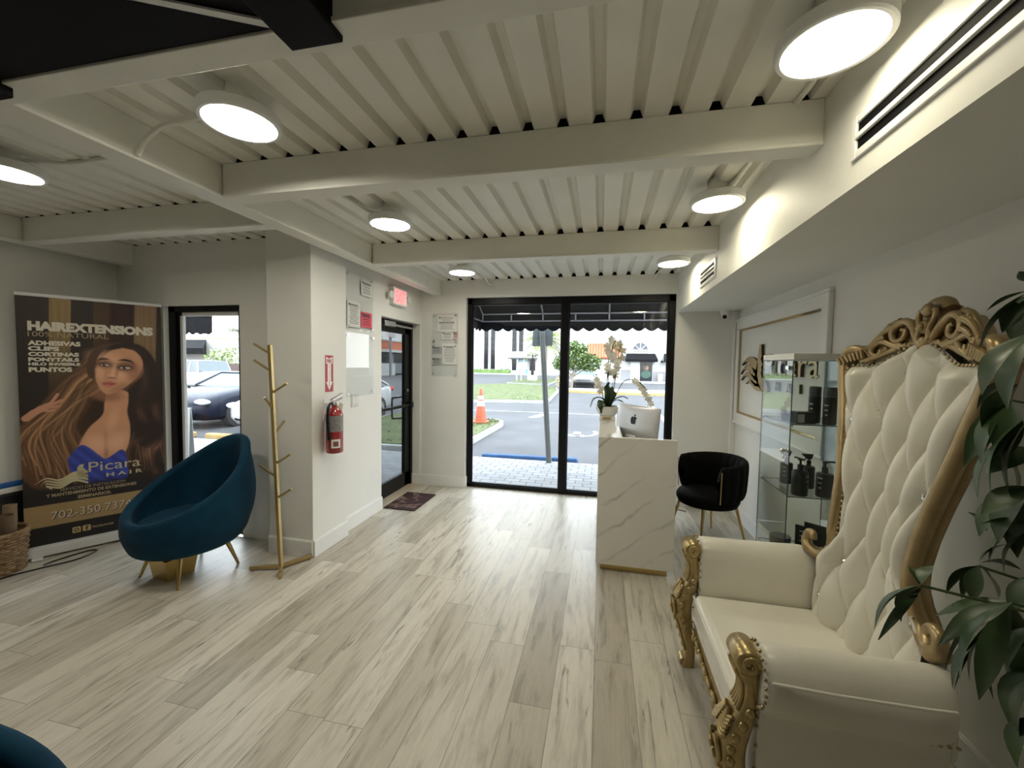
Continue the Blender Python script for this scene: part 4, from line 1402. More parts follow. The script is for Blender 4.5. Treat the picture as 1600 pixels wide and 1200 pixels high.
t2.text('Y MANTENIMIENTO DE EXTENSIONES', 0.024, BF(0.115, 0.456), bold=0.001, fit=0.52).text('SEMINARIOS.', 0.024, BF(0.283, 0.414), bold=0.001, fit=0.195)
t2.text('www.picarahair.com', 0.016, BF(0.236, 0.238), fit=0.255).text('PICARAHAIR', 0.016, BF(0.362, 0.148), bold=0.0006, fit=0.125)
t2.build('lettering', m_let_dim, ban)
t3 = MB().text('702-350.7374', 0.062, FR((0.140, -0.0022, 0.272), (1, 0, 0), (0, 0, 1)), bold=0.001, fit=0.465, mi=1)
t3.text('702-350.7374', 0.062, BF(0.136, 0.276), bold=0.0, fit=0.465)
t3.build('lettering', [mat('print_pale', (0.66, 0.56, 0.44), 0.5), m_ink], ban)
t4 = MB().text('Picara', 0.080, BF(0.350, 0.618), fit=0.315).text('H A I R', 0.030, BF(0.452, 0.560), bold=0.001, fit=0.225)
for k in range(4):
    z0, dz = .600 - .020 * k, .028 - .004 * k
    a = spline([(.345, z0 + .03 - .01 * k), (.27, z0 + .035), (.19, z0 - .01), (.12, z0 + .012), (.06 + .03 * k, z0 - .028)], 6)
    b = spline([(.345, z0 + .012 - .01 * k), (.27, z0 + .015), (.19, z0 - .026), (.12, z0 + .002), (.06 + .03 * k, z0 - .030)], 6)
    t4.prism(a + b[::-1], 0.001, M=BF(0, 0))
t4.prism([(.29, .60), (.285, .66), (.30, .685), (.325, .69), (.318, .66), (.335, .635), (.325, .62), (.35, .58), (.30, .57)], 0.001, M=BF(0, 0))
t4.build('logo_print', mat('print_logo', (0.60, 0.53, 0.33), 0.5), ban)
ic = MB()
for cx in (.271, .328):
    ic.prism([(cx - .024 + p[0], .158 + p[1]) for p in ((0.006, -.024), (.042, -.024), (.048, -.018), (.048, .018), (.042, .024), (.006, .024), (0, .018), (0, -.018))], 0.001, 0, M=FR((0, -0.0020, 0), (1, 0, 0), (0, 0, 1)))
ring = [(.271 + .012 * math.cos(a), .158 + .012 * math.sin(a)) for a in np.linspace(0, 2 * PI, 20, endpoint=False)]
ic.tube([(p[0], -0.004, p[1]) for p in ring], 0.003, 6, 1, closed=True)
ic.text('f', 0.034, FR((0.320, -0.0040, 0.140), (1, 0, 0), (0, 0, 1)), bold=0.002, mi=1)
ic.build('icon_print', [m_let_gold, m_ink], ban)

# ------------------------------------------------------------------ teal velvet egg chairs
m_velvet = noisy('teal_velvet', (0.0012, 0.028, 0.060), (0.002, 0.042, 0.086), 7, 0.85, 0.15, 300, spec=0.2, sheen=0.03)
m_leg = mat('brass_leg', (0.50, 0.36, 0.14), 0.32, 1.0)


def egg_chair(label, loc, rz):
    t = thing('egg_chair', label, 'armchair', loc, rz, 'teal velvet egg chairs')

    def rim(a):          # a: angle, -90 deg is the open front
        q = (1 + math.sin(a)) / 2
        return 0.44 + 0.49 * q ** 1.15

    def rad(z):
        return 0.315 + 0.078 * math.sin(PI * min(1, max(0, (z - 0.20) / 0.66)) ** 0.85)

    def pos(a, z, inset=0.0):
        lean = 0.16 * max(0, z - 0.35)
        r = rad(z) - inset
        return (r * 0.99 * math.cos(a), r * math.sin(a) + lean, z)

    def surf(u, v):
        a = 2 * PI * u
        zr = rim(a)
        if v < 0.5:       # outside, bottom to rim
            w = v / 0.5
            z = 0.205 + (zr - 0.205) * w
            k = min(1, w / 0.16)
            p = pos(a, z)
            s = 0.84 + 0.16 * math.sqrt(1 - (1 - k) ** 2)
            return (p[0] * s, p[1] * s, z)
        if v < 0.6:       # rounded rim
            w = (v - 0.5) / 0.1
            g = PI * w
            p = pos(a, zr, 0.0325 * (1 - math.cos(g)))
            return (p[0], p[1], zr + 0.028 * math.sin(g))
        w = (v - 0.6) / 0.4
        z = zr + (0.36 - zr) * w
        p = pos(a, z, 0.065 + 0.01 * w)
        return p
    m = MB().grid(surf, 64, 50, wrap=True)
    m.lathe([(0.0005, 0.207), (0.265, 0.207)], 64, cap=False)
    m.lathe([(0.31, 0.365), (0.0005, 0.365)], 48, cap=False)
    m.build('shell', m_velvet, t, sharp=60)
    s = MB()
    s.lathe([(0.0005, 0.345), (0.24, 0.345), (0.275, 0.36), (0.285, 0.385), (0.275, 0.41), (0.24, 0.428), (0.12, 0.44), (0.0005, 0.442)], 48, cap=False, sx=0.98, sy=1.0, M=T(0, -0.015, 0))
    s.build('seat_cushion', m_velvet, t, sharp=70)
    for sx, sy in ((-1, -1), (1, -1), (1, 1), (-1, 1)):
        MB().tube([(sx * 0.15, sy * 0.15, 0.215), (sx * 0.215, sy * 0.205, 0.0)], [0.018, 0.009], 12).build('leg', m_leg, t)
    return t


egg_chair('teal velvet egg chair with brass legs beside the roll-up banner', (-2.925, 2.365, 0), R(-9))
egg_chair('teal velvet egg chair of which only a rounded corner shows', (-1.365, 0.36, 0), R(122))

t = thing('planter_box', 'small gold tapered box on the floor under the teal chair', 'box', (-2.985, 2.29, 0), R(-9))
g = MB()
b0, b1, hh = 0.085, 0.105, 0.15
g.add([(-b0, -b0, 0), (b0, -b0, 0), (b0, b0, 0), (-b0, b0, 0), (-b1, -b1, hh), (b1, -b1, hh), (b1, b1, hh), (-b1, b1, hh),
       (-b1 + .01, -b1 + .01, hh), (b1 - .01, -b1 + .01, hh), (b1 - .01, b1 - .01, hh), (-b1 + .01, b1 - .01, hh), (-b0, -b0, .02), (b0, -b0, .02), (b0, b0, .02), (-b0, b0, .02)],
      [(0, 3, 2, 1), (0, 1, 5, 4), (1, 2, 6, 5), (2, 3, 7, 6), (3, 0, 4, 7), (4, 5, 9, 8), (5, 6, 10, 9), (6, 7, 11, 10), (7, 4, 8, 11), (8, 9, 13, 12), (9, 10, 14, 13), (10, 11, 15, 14), (11, 8, 12, 15), (12, 13, 14, 15)])
g.build('box_body', mat('gold_foil', (0.62, 0.43, 0.16), 0.35, 0.9), t)

# ------------------------------------------------------------------ wicker basket with rolled things, bag, cable
m_wick = noisy('wicker', (0.17, 0.10, 0.045), (0.34, 0.22, 0.11), 30, 0.75)
t = thing('wicker_basket', 'woven wicker basket of rolls on the floor beside the roll-up banner', 'basket', (-4.215, 1.985, 0))
b = MB()
for k in range(15):
    z = 0.012 + 0.019 * k
    r = 0.145 + 0.025 * (k / 14)
    pts = []
    for i in range(60):
        a = 2 * PI * i / 60
        rr = r + 0.006 * math.sin(15 * a + PI * (k % 2))
        pts.append((rr * math.cos(a), rr * math.sin(a), z + 0.002 * math.sin(30 * a)))
    b.tube(pts, 0.0105, 6, closed=True)
b.build('woven_side', m_wick, t)
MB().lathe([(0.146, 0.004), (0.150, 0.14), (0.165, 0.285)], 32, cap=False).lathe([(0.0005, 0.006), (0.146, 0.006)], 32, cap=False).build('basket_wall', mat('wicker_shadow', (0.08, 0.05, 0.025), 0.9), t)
MB().tube([(0.172 * math.cos(2 * PI * i / 40), 0.172 * math.sin(2 * PI * i / 40), 0.295) for i in range(40)], 0.013, 8, closed=True).build('rim', m_wick, t)
for (dx, dy, h, r, lab, c, rx) in ((0.075, 0.04, 0.41, 0.042, 'brown paper roll in the wicker basket, beside the banner edge', (0.16, 0.10, 0.06), 0.03),
                                  (0.01, 0.085, 0.455, 0.036, 'tan roll standing tallest at the back of the wicker basket', (0.30, 0.21, 0.12), -0.04),
                                  (-0.01, -0.04, 0.37, 0.046, 'grey-white wrapped roll at the front of the wicker basket', (0.35, 0.36, 0.36), 0.05)):
    o = thing('paper_roll', lab, 'roll', (-4.215 + dx, 1.985 + dy, 0.012), group='rolls in the basket')
    o.rotation_euler = (rx, rx, 0)
    mr = noisy('roll_paper', tuple(x * .8 for x in c), c, 12, 0.6)
    MB().lathe([(r * .55, 0.02), (r, 0.0), (r, h), (r * .93, h), (r * .88, h - 0.02), (r * .5, h - 0.02)], 24).build('roll_body', mr, o)
t = thing('shopping_bag', 'black and white bag with a blue stripe behind the wicker basket', 'bag', (-4.372, 2.165, 0), R(90))
MB().add([(-.10, -.022, 0), (.10, -.022, 0), (.10, .022, 0), (-.10, .022, 0), (-.11, -.02, .52), (.11, -.02, .52), (.11, .02, .52), (-.11, .02, .52)],
         [(0, 3, 2, 1), (4, 5, 6, 7), (0, 1, 5, 4), (1, 2, 6, 5), (2, 3, 7, 6), (3, 0, 4, 7)]).build('bag_body', mat('black_bag', (0.015, 0.015, 0.018), 0.4), t, bevel=0.02)
MB().box(-.112, .112, -.022, .022, .52, .565).build('bag_band', m_white_plastic, t, bevel=0.008)
MB().box(-.113, .113, -.023, .023, .565, .60).build('bag_stripe', mat('stripe_blue', (0.02, 0.12, 0.40), 0.5), t, bevel=0.008)
ca = MB().tube(spline([(-4.06, 1.80, 0.006), (-4.04, 1.99, 0.006), (-3.98, 2.12, 0.006), (-3.90, 2.28, 0.006), (-3.93, 2.42, 0.006), (-3.99, 2.40, 0.006), (-4.03, 2.22, 0.006), (-4.02, 2.15, 0.006)], 8), 0.005, 8)
tag(ca.build('power_cable', m_plastic_black), 'thin black cable lying on the floor in front of the banner', 'cable')

# ------------------------------------------------------------------ brass coat rack
t = thing('coat_rack', 'slim brass tree coat rack standing against the white column', 'coat rack', (-2.30, 2.535, 0))
pole0, poleT = Vector((0, 0, 0.03)), Vector((-0.025, -0.05, 1.665))
pm = MB()
e = 0.0125
vs = []
for p in (pole0, poleT):
    vs += [(p.x - e, p.y - e, p.z), (p.x + e, p.y - e, p.z), (p.x + e, p.y + e, p.z), (p.x - e, p.y + e, p.z)]
pm.add(vs, [(0, 3, 2, 1), (4, 5, 6, 7), (0, 1, 5, 4), (1, 2, 6, 5), (2, 3, 7, 6), (3, 0, 4, 7)])
m_rack = mat('satin_brass', (0.46, 0.35, 0.16), 0.36, 0.9)
pm.build('pole', m_rack, t, bevel=0.002)
ft = MB()
for x1, y1 in ((-0.20, -0.075), (0.105, 0.20), (0.105, -0.125)):
    L = math.hypot(x1, y1)
    ft = MB().box(0, L, -0.0125, 0.0125, 0.010, 0.035, M=T(0, 0, 0, math.atan2(y1, x1)))
    ft.lathe([(0.011, 0), (0.011, 0.012)], 10, M=T(x1 * .93, y1 * .93, 0))
    ft.build('foot', m_rack, t, bevel=0.002)
for z, a, L in ((1.60, 195, .115), (1.475, 190, .125), (1.32, 5, .115), (1.20, 250, .06), (1.02, 60, .07), (0.80, 0, .125), (0.70, 185, .135), (0.545, -5, .13)):
    k = (z - 0.03) / 1.635
    p = pole0.lerp(poleT, k)
    q = p + Vector((math.cos(R(a)) * L, math.sin(R(a)) * L, L * 0.62 if a not in (250, 60) else 0.09))
    MB().tube([p, q], 0.0085, 8).build('peg', m_rack, t)

# ------------------------------------------------------------------ fire extinguisher and its sign
m_red = mat('extinguisher_red', (0.30, 0.012, 0.016), 0.22, coat=0.6)
XW = -2.195
t = thing('fire_extinguisher', 'red fire extinguisher hanging on the white column side', 'fire extinguisher', (XW + 0.085, 2.905, 0.815))
MB().lathe([(0.002, 0.0), (0.060, 0.0), (0.066, 0.008), (0.066, 0.30), (0.058, 0.335), (0.030, 0.362), (0.022, 0.37), (0.022, 0.385)], 36).build('cylinder', m_red, t)
m_lbl = noisy('grey_label', (0.16, 0.15, 0.15), (0.30, 0.29, 0.28), 90, 0.6)


def wrap(mb, r, a0, a1, z0, z1, mi=0, n=16):
    mb.grid(lambda u, v: (r * math.cos(R(a0 + (a1 - a0) * u)), r * math.sin(R(a0 + (a1 - a0) * u)), z0 + (z1 - z0) * v), n, 1, mi)


lb = MB()
wrap(lb, 0.0668, -150, 60, 0.175, 0.305)
lb.build('instruction_label', m_lbl, t)
lb = MB()
wrap(lb, 0.067, -75, -15, 0.045, 0.115, 0)
wrap(lb, 0.0676, -62, -28, 0.058, 0.098, 1)
lb.build('square_label', [m_paper, mat('label_mark', (0.20, 0.08, 0.07), 0.6)], t)
MB().lathe([(0.020, 0.382), (0.020, 0.415), (0.012, 0.42)], 14).box(-0.016, 0.016, -0.03, 0.03, 0.39, 0.415).build('valve', m_steel, t, bevel=0.003)
MB().add([(-.012, -.04, .425), (.012, -.04, .425), (.012, .105, .470), (-.012, .105, .470), (-.012, -.04, .432), (.012, -.04, .432), (.012, .105, .478), (-.012, .105, .478)],
         [(0, 3, 2, 1), (4, 5, 6, 7), (0, 1, 5, 4), (1, 2, 6, 5), (2, 3, 7, 6), (3, 0, 4, 7)]).tube([(0, 0.0, 0.41), (0, 0.10, 0.435)], 0.008, 8).build('handle', m_steel, t)
MB().lathe([(0.018, 0), (0.018, 0.012)], 16, M=FR((0.016, 0.01, 0.402), (0, 1, 0), (0, 0, 1))).build('gauge', m_paper, t)
MB().tube(spline([(0, -0.03, 0.40), (0.005, -0.062, 0.395), (0.006, -0.088, 0.35), (0.006, -0.088, 0.22), (0.006, -0.078, 0.16)], 6), 0.0115, 10).build('hose', m_plastic_black, t)
MB().tube([(0.006, -0.078, 0.17), (0.006, -0.074, 0.115)], [0.013, 0.017], 12).build('nozzle', m_plastic_black, t)
MB().box(-0.001, 0.001, 0.0, 0.085, -0.10, 0.0, M=T(0.02, 0.03, 0.415, R(12), R(-22))).build('inspection_tag', mat('kraft_tag', (0.42, 0.38, 0.29), 0.8), t)
MB().box(-0.085, -0.078, -0.02, 0.02, 0.26, 0.43).box(-0.085, -0.018, -0.012, 0.012, 0.392, 0.402).build('wall_hook', m_white_metal, t)

t = thing('fire_sign', 'tall red and white FIRE EXTINGUISHER arrow sign above the extinguisher', 'sign', (XW, 2.957, 1.303))
SF = lambda y, z, e: FR((e, y, z), (0, 1, 0), (0, 0, 1))
m_signred = mat('sign_red', (0.42, 0.018, 0.03), 0.45)
MB().prism([(-0.05, 0), (0.05, 0), (0.05, 0.30), (-0.05, 0.30)], 0.002, M=SF(0, 0, 0)).build('sign_plate', m_signred, t)
MB().prism([(0, .012), (.040, .082), (.021, .082), (.021, .232), (.040, .232), (.040, .288), (0, .272), (-.040, .288), (-.040, .232), (-.021, .232), (-.021, .082), (-.040, .082)], 0.0006, M=SF(0, 0, 0.002)).build('arrow', m_white_plastic, t)
w = MB().text('FIRE', 0.030, SF(0, 0.238, 0.0027), d=0.0005, bold=0.0015, fit=0.066, align='CENTER')
for i, ch in enumerate('EXTINGUISHER'):
    w.text(ch, 0.0115, SF(0, 0.218 - 0.0155 * i, 0.0027), d=0.0005, bold=0.0004, align='CENTER')
w.build('lettering', m_signred, t)

# ------------------------------------------------------------------ acrylic notice boards and their papers
XE = -2.245


def acrylic_x(y0, y1, z0, z1, label):
    t = thing('acrylic_board', label, 'notice board', (XE, (y0 + y1) / 2, z0), group='clear acrylic notice boards')
    w = (y1 - y0) / 2
    h = z1 - z0
    MB().box(0.016, 0.020, -w, w, 0, h).box(0.007, 0.010, -w, w, 0, h).build('acrylic_sheet', m_acrylic, t)
    for sy in (-1, 1):
        for zz in (0.03, h - 0.03):
            MB().lathe([(0.008, 0), (0.008, 0.016), (0.011, 0.017), (0.011, 0.027)], 12, M=FR((0, sy * (w - 0.025), zz), (0, 1, 0), (0, 0, 1))).build('standoff', m_chrome, t)
    return t


def acrylic_y(x0, x1, z0, z1, label):
    t = thing('acrylic_board', label, 'notice board', ((x0 + x1) / 2, WB, z0), group='clear acrylic notice boards')
    w = (x1 - x0) / 2
    h = z1 - z0
    MB().box(-w, w, -0.020, -0.016, 0, h).box(-w, w, -0.010, -0.007, 0, h).build('acrylic_sheet', m_acrylic, t)
    for sx in (-1, 1):
        for zz in (0.03, h - 0.03):
            MB().lathe([(0.008, 0), (0.008, 0.016), (0.011, 0.017), (0.011, 0.027)], 12, M=FR((sx * (w - 0.025), 0, zz), (1, 0, 0), (0, 0, 1))).build('standoff', m_chrome, t)
    return t


acrylic_x(3.235, 3.68, 1.845, 2.372, 'upper clear acrylic board holding notices beside the glass door')
acrylic_x(3.225, 3.69, 1.235, 1.820, 'lower empty clear acrylic board reflecting the street, above the light switch')
acrylic_y(-2.085, -1.745, 1.800, 2.175, 'upper clear acrylic board with certificate on the pier beside the front window')
acrylic_y(-2.09, -1.750, 1.390, 1.795, 'lower clear acrylic board with permits on the pier beside the front window')
m_pink = mat('pink_paper', (0.80, 0.10, 0.16), 0.7)
m_pale_pink = mat('pale_pink_paper', (0.72, 0.50, 0.47), 0.8)
m_grey_paper = mat('grey_paper', (0.50, 0.51, 0.50), 0.8)
prng = random.Random(2)


def notice(frame, w, h, label, paper, rows, big=0, seal=True, mark=m_ink):
    """paper sheet in local xy with printed lines"""
    t = thing('notice', label, 'paper', tuple(frame.to_translation()), group='papers in the acrylic boards')
    Q = frame.to_3x3().to_4x4()
    MB().box(0, w, 0, h, 0, 0.001, M=Q).build('sheet', paper, t)
    p = MB()
    z = h - 0.12 * h
    for i in range(rows):
        lw = w * prng.uniform(0.45, 0.8)
        x0 = (w - lw) / 2
        th = h * 0.5 / rows * (0.55 if i != big else 1.3)
        x = x0
        while x < x0 + lw:
            q = min(prng.uniform(0.008, 0.03), x0 + lw - x)
            p.box(x, x + q * 0.85, z - th, z, 0.001, 0.0014, M=Q)
            x += q
        z -= h * 0.80 / rows
    if seal:
        p.lathe([(0.011, 0.0), (0.011, 0.0015)], 12, M=Q @ T(w * 0.14, h * 0.86, 0))
    p.build('printed_lines', mark, t)
    return t


NX_ = lambda y, z: FR((XE + 0.012, y, z), (0, 1, 0), (0, 0, 1))
NY_ = lambda x, z: FR((x, WB - 0.012, z), (1, 0, 0), (0, 0, 1))
m_soft_ink = mat('soft_ink', (0.18, 0.18, 0.18), 0.8)
notice(NX_(3.478, 2.185), 0.185, 0.145, 'small white licence card at the top of the board with the pink paper', m_paper, 6, mark=m_soft_ink)
notice(NX_(3.262, 1.873), 0.20, 0.235, 'white printed sheet beside the bright pink paper', m_paper, 12, mark=m_soft_ink)
notice(NX_(3.474, 1.885), 0.185, 0.145, 'bright pink paper notice in the board beside the glass door', m_pink, 5, mark=m_ink)
notice(NY_(-2.02, 1.945), 0.26, 0.20, 'largest white certificate at the top of the pier beside the front window', m_paper, 9, 3, mark=m_soft_ink)
notice(NY_(-1.955, 1.847), 0.15, 0.09, 'small white receipt directly below the large certificate', m_paper, 6, mark=m_soft_ink)
notice(NY_(-1.803, 1.856), 0.06, 0.09, 'pale pink slip beside the small receipt on the pier', m_pale_pink, 3, mark=m_soft_ink)
notice(NY_(-2.085, 1.675), 0.132, 0.085, 'small grey permit, upper of two stacked beside the tall certificate', m_grey_paper, 6)
notice(NY_(-2.085, 1.535), 0.132, 0.085, 'small grey permit, lower of two stacked beside the tall certificate', m_grey_paper, 6)
notice(NY_(-1.945, 1.540), 0.19, 0.255, 'tall white certificate in the lower pier board beside the two small permits', m_paper, 11, mark=m_soft_ink)

# ------------------------------------------------------------------ exit sign and light switch
t = thing('exit_sign', 'lit red EXIT sign with two emergency lamp heads over the glass door', 'exit sign', (XE, 4.17, 2.18))
MB().box(0, 0.055, -0.155, 0.155, 0, 0.19).build('sign_box', m_white_plastic, t, bevel=0.006)
m_exit = mat('exit_glow', (0.9, 0.12, 0.12), 0.5, emit=(1.0, 0.16, 0.18), estr=0.8)
w = MB().prism([(-0.135, 0.018), (0.135, 0.018), (0.135, 0.172), (-0.135, 0.172)], 0.001, 1, M=FR((0.055, 0, 0), (0, 1, 0), (0, 0, 1)))
w.build('sign_face', [m_white_plastic, mat('exit_face', (0.80, 0.50, 0.48), 0.5, emit=(1.0, 0.45, 0.42), estr=0.30)], t)
MB().text('EXIT', 0.125, FR((0.0562, 0, 0.034), (0, 1, 0), (0, 0, 1)), d=0.001, bold=0.006, fit=0.225, align='CENTER').build('lettering', m_exit, t)
for sy, nm in ((-1, 0), (1, 1)):
    MB().box(0.01, 0.04, min(sy * .155, sy * .185), max(sy * .155, sy * .185), 0.075, 0.115).lathe([(0.018, -0.02), (0.036, 0.0), (0.038, 0.025), (0.030, 0.028)], 18, M=FR((0.04, sy * 0.20, 0.095), (0.2, 1, 0), (0, 0.0, 1))).build('lamp_head', m_white_plastic, t)
t = thing('light_switch', 'white double light switch below the empty acrylic board', 'light switch', (XE, 3.385, 1.195))
MB().box(0, 0.007, -0.058, 0.058, -0.060, 0.060).build('wall_plate', mat('switch_plate', (0.60, 0.60, 0.57), 0.4), t, bevel=0.003)
for sy in (-0.024, 0.024):
    MB().box(0.006, 0.011, sy - 0.016, sy + 0.016, -0.034, 0.034).build('rocker', m_trim, t, bevel=0.002)

# ------------------------------------------------------------------ door mat
m_mat = mat('door_mat_print', (0.06, 0.02, 0.02), 0.9)
q = NT(m_mat)
v = q.coord((1, 1, 1), 'Object')
nz = q.noise(v, 5.5, 2, 0.5, 1.2)
q.color(q.ramp(nz, [(0.44, (0.030, 0.008, 0.007)), (0.52, (0.05, 0.013, 0.012)), (0.57, (0.26, 0.18, 0.14)), (0.62, (0.035, 0.010, 0.009)), (0.72, (0.17, 0.10, 0.08))]))
t = MB().box(-0.182, 0.182, -0.28, 0.28, 0, 0.009).build('door_mat', m_mat, None, (-2.055, 4.16, 0.0), bevel=0.004)
tag(t, 'dark red patterned door mat on the floor before the glass door', 'mat')
# ------------------------------------------------------------------ gilded tufted throne
m_leather = noisy('cream_leather', (0.71, 0.685, 0.60), (0.77, 0.745, 0.665), 5, 0.28, 0.08, 220, 0.002, spec=0.5)
m_gilt = noisy('gilt', (0.38, 0.28, 0.115), (0.50, 0.39, 0.20), 18, 0.30, 0.1, 60, 0.004, metal=0.75)
m_gilt_pale = noisy('pale_gilt', (0.33, 0.235, 0.11), (0.43, 0.325, 0.175), 14, 0.32, 0.1, 60, 0.004, metal=0.6)
m_nail = mat('nailhead', (0.45, 0.36, 0.22), 0.3, 0.9)
TH = thing('throne_armchair', 'tall white tufted throne armchair with carved gold frame', 'armchair', (0.88, 1.82, 0), R(-90))

HW = [(0.40, .30), (0.62, .315), (0.68, .315), (0.72, .285), (0.77, .235), (0.83, .20), (0.90, .195), (1.00, .207), (1.10, .230), (1.20, .257), (1.30, .285), (1.42, .318), (1.52, .340), (1.60, .345), (1.70, .30)]


def hw(z):
    return float(np.interp(z, [a for a, b in HW], [b for a, b in HW]))


def yb(z):
    return 0.212 + 0.100 * (z - 0.70) / 0.95


def ztop(u):
    a = abs(u)
    return 1.612 + 0.045 * math.cos(PI * min(a / 0.68, 1)) - 0.020 * sm(a, 0.92, 1.0)


def back_y(u, z, hwz=None):
    return yb(z) - 0.060 * u * u


def tuft(u, z):
    px, pz = 0.50, 0.41
    a, b = u / px + z / pz + 0.5, u / px - z / pz
    h = (abs(math.sin(PI * a)) * abs(math.sin(PI * b))) ** 0.38
    edge = min(1.0, (1 - abs(u)) / 0.22)
    return 0.062 * h * max(0, edge) ** 0.5


def tuft_surf(i, j):
    u = -1 + 2 * i
    zt = ztop(u)
    z = 0.40 + (zt - 0.40) * j
    e = min(1, (zt - z) / 0.04) ** 0.5 if zt > z else 0
    d = tuft(u, z) * e
    return (u * hw(z), back_y(u, z) - 0.012 - d, z)


m = MB().grid(tuft_surf, 110, 210)
m.grid(lambda i, j: (-(-1 + 2 * i) * (hw(0.40 + (ztop(1 - 2 * i) - 0.40) * j) + 0.02), back_y(-1 + 2 * i, 0.40 + (ztop(1 - 2 * i) - 0.40) * j) + 0.045, 0.40 + (ztop(1 - 2 * i) - 0.40) * j), 30, 40)
m.build('tufted_back', m_leather, TH, sharp=180)
# crystal buttons at the lattice points
px, pz = 0.50, 0.41
for p in range(-20, 30):
    for q in range(-20, 30):
        a, b = p, q
        u = px * ((a - 0.5) + b) / 2
        z = pz * ((a - 0.5) - b) / 2
        if abs(u) < 0.90 and 0.50 < z < ztop(u) - 0.05:
            M = Matrix.Translation((u * hw(z), back_y(u, z) - 0.020, z)) @ Matrix.Rotation(R(90), 4, 'X')
            MB().lathe([(0.0165, -0.006), (0.0165, 0.005), (0.009, 0.012), (0.0005, 0.013)], 10, M=M).build('crystal_button', m_chrome, TH, sharp=20)


def back_pt(x, z, off=0.0):
    u = max(-1.25, min(1.25, x / hw(z)))
    return (x, back_y(u, z) + off, z)


# carved side rails: curl, waist, shoulder
rail = [(.345, .742, .016), (.362, .765, .019), (.392, .755, .022), (.400, .715, .025), (.362, .683, .028), (.308, .688, .030), (.268, .722, .029), (.240, .785, .028), (.229, .87, .028),
        (.236, .98, .028), (.256, 1.10, .028), (.286, 1.22, .029), (.319, 1.35, .030), (.350, 1.46, .031), (.373, 1.55, .031), (.372, 1.615, .028), (.340, 1.640, .025), (.295, 1.630, .022), (.258, 1.604, .018), (.258, 1.584, .015), (.276, 1.580, .011)]
for sx in (-1, 1):
    sp = spline(rail, 6)
    m = MB()
    vs, fs = [], []
    n = 12
    m.tube([back_pt(sx * p[0], p[1], 0.0) for p in sp], [p[2] * .92 for p in sp], 12)
    # a second, deeper strip gives the rail its thickness to the back
    m.tube([back_pt(sx * p[0], p[1], 0.030) for p in sp[24:-18]], [p[2] * .82 for p in sp[24:-18]], 10)
    for k in range(7):
        f0 = 1.56 + 0.012 * k
        m.tube([back_pt(sx * (.385 - .018 * k), 1.60 + .006 * k, -0.030), back_pt(sx * (.360 - .016 * k), 1.575 + .004 * k, -0.034)], [.009, .005], 6)
    m.build('side_rail', m_gilt_pale, TH, sharp=60)

# carved crest
cr = MB()
sil = [(-.275, 1.585), (-.25, 1.645), (-.20, 1.70), (-.155, 1.735), (-.10, 1.75), (-.06, 1.755), (-.04, 1.785), (.0, 1.797), (.04, 1.785), (.06, 1.755), (.10, 1.75), (.155, 1.735), (.20, 1.70), (.25, 1.645), (.275, 1.585),
       (.20, 1.608), (.12, 1.635), (.0, 1.652), (-.12, 1.635), (-.20, 1.608)]
nb = len(sil)
yc = lambda x, z: yb(z) - 0.060 * (x / 0.345) ** 2
vsf = [(x, yc(x, z) - 0.004, z) for x, z in sil]
vsb = [(x, yc(x, z) + 0.052, z) for x, z in sil]
half = nb // 2
fs = []
upper = list(range(0, 15))
lower = [0, 19, 18, 18, 17, 17, 17, 17, 17, 17, 17, 16, 16, 15, 14]
for k in range(14):
    a, b, c, d = upper[k], upper[k + 1], lower[k + 1], lower[k]
    f = [a, b, c] if c == d or a == d else [a, b, c, d]
    if b == c:
        f = [a, b, d]
    f = list(dict.fromkeys(f))
    if len(f) >= 3:
        fs.append(tuple(f))
        fs.append(tuple(nb + i for i in f[::-1]))
for i in range(nb):
    j = (i + 1) % nb
    fs.append((i, nb + i, nb + j, j))
cr.add(vsf + vsb, fs)
CP = lambda pts, off: [(p[0], yc(p[0], p[1]) + off, p[1]) for p in pts]
scr = [
    ([(.025, 1.655), (.05, 1.69), (.075, 1.725), (.115, 1.745), (.155, 1.728), (.165, 1.692), (.140, 1.667), (.110, 1.678), (.105, 1.705), (.125, 1.714)], .019, .009, -.016),
    ([(.10, 1.640), (.15, 1.650), (.20, 1.668), (.235, 1.660), (.250, 1.632), (.232, 1.612), (.210, 1.618), (.208, 1.637)], .016, .008, -.016),
    ([(.165, 1.725), (.20, 1.712), (.235, 1.685), (.265, 1.645), (.285, 1.60)], .019, .007, -.010),
    ([(.185, 1.690), (.215, 1.680), (.245, 1.660)], .012, .005, -.024),
    ([(.150, 1.752), (.185, 1.740), (.222, 1.712), (.255, 1.672)], .014, .006, -.004),
    ([(.0, 1.640), (.028, 1.668), (.022, 1.705), (.038, 1.745), (.036, 1.772), (.016, 1.776)], .014, .008, -.026),
    ([(.075, 1.655), (.095, 1.645), (.12, 1.655), (.14, 1.645)], .010, .006, -.022),
    ([(.17, 1.645), (.19, 1.625), (.23, 1.600), (.262, 1.585)], .011, .006, -.020),
]
for pts, r0, r1, off in scr:
    for sx in (-1, 1):
        q = spline(pts, 6)
        rr = [r0 + (r1 - r0) * i / (len(q) - 1) for i in range(len(q))]
        cr.tube(CP([(sx * p[0], p[1]) for p in q], off), rr, 8)
cr.tube(CP(spline([(-.285, 1.588), (-.20, 1.612), (-.12, 1.640), (0, 1.656), (.12, 1.640), (.20, 1.612), (.285, 1.588)], 6), -.016), .012, 8)
for dz, r in ((1.712, .026), (1.712, .017), (1.66, .018), (1.775, .026)):
    cr.ball((0, yc(0, dz) - (.026 if r != .017 else .042), dz), (r, r * .7, r), 14, 10)
cr.tube(CP(spline([(-.05, 1.772), (-.03, 1.795), (0, 1.803), (.03, 1.795), (.05, 1.772)], 5), .012), .024, 10)
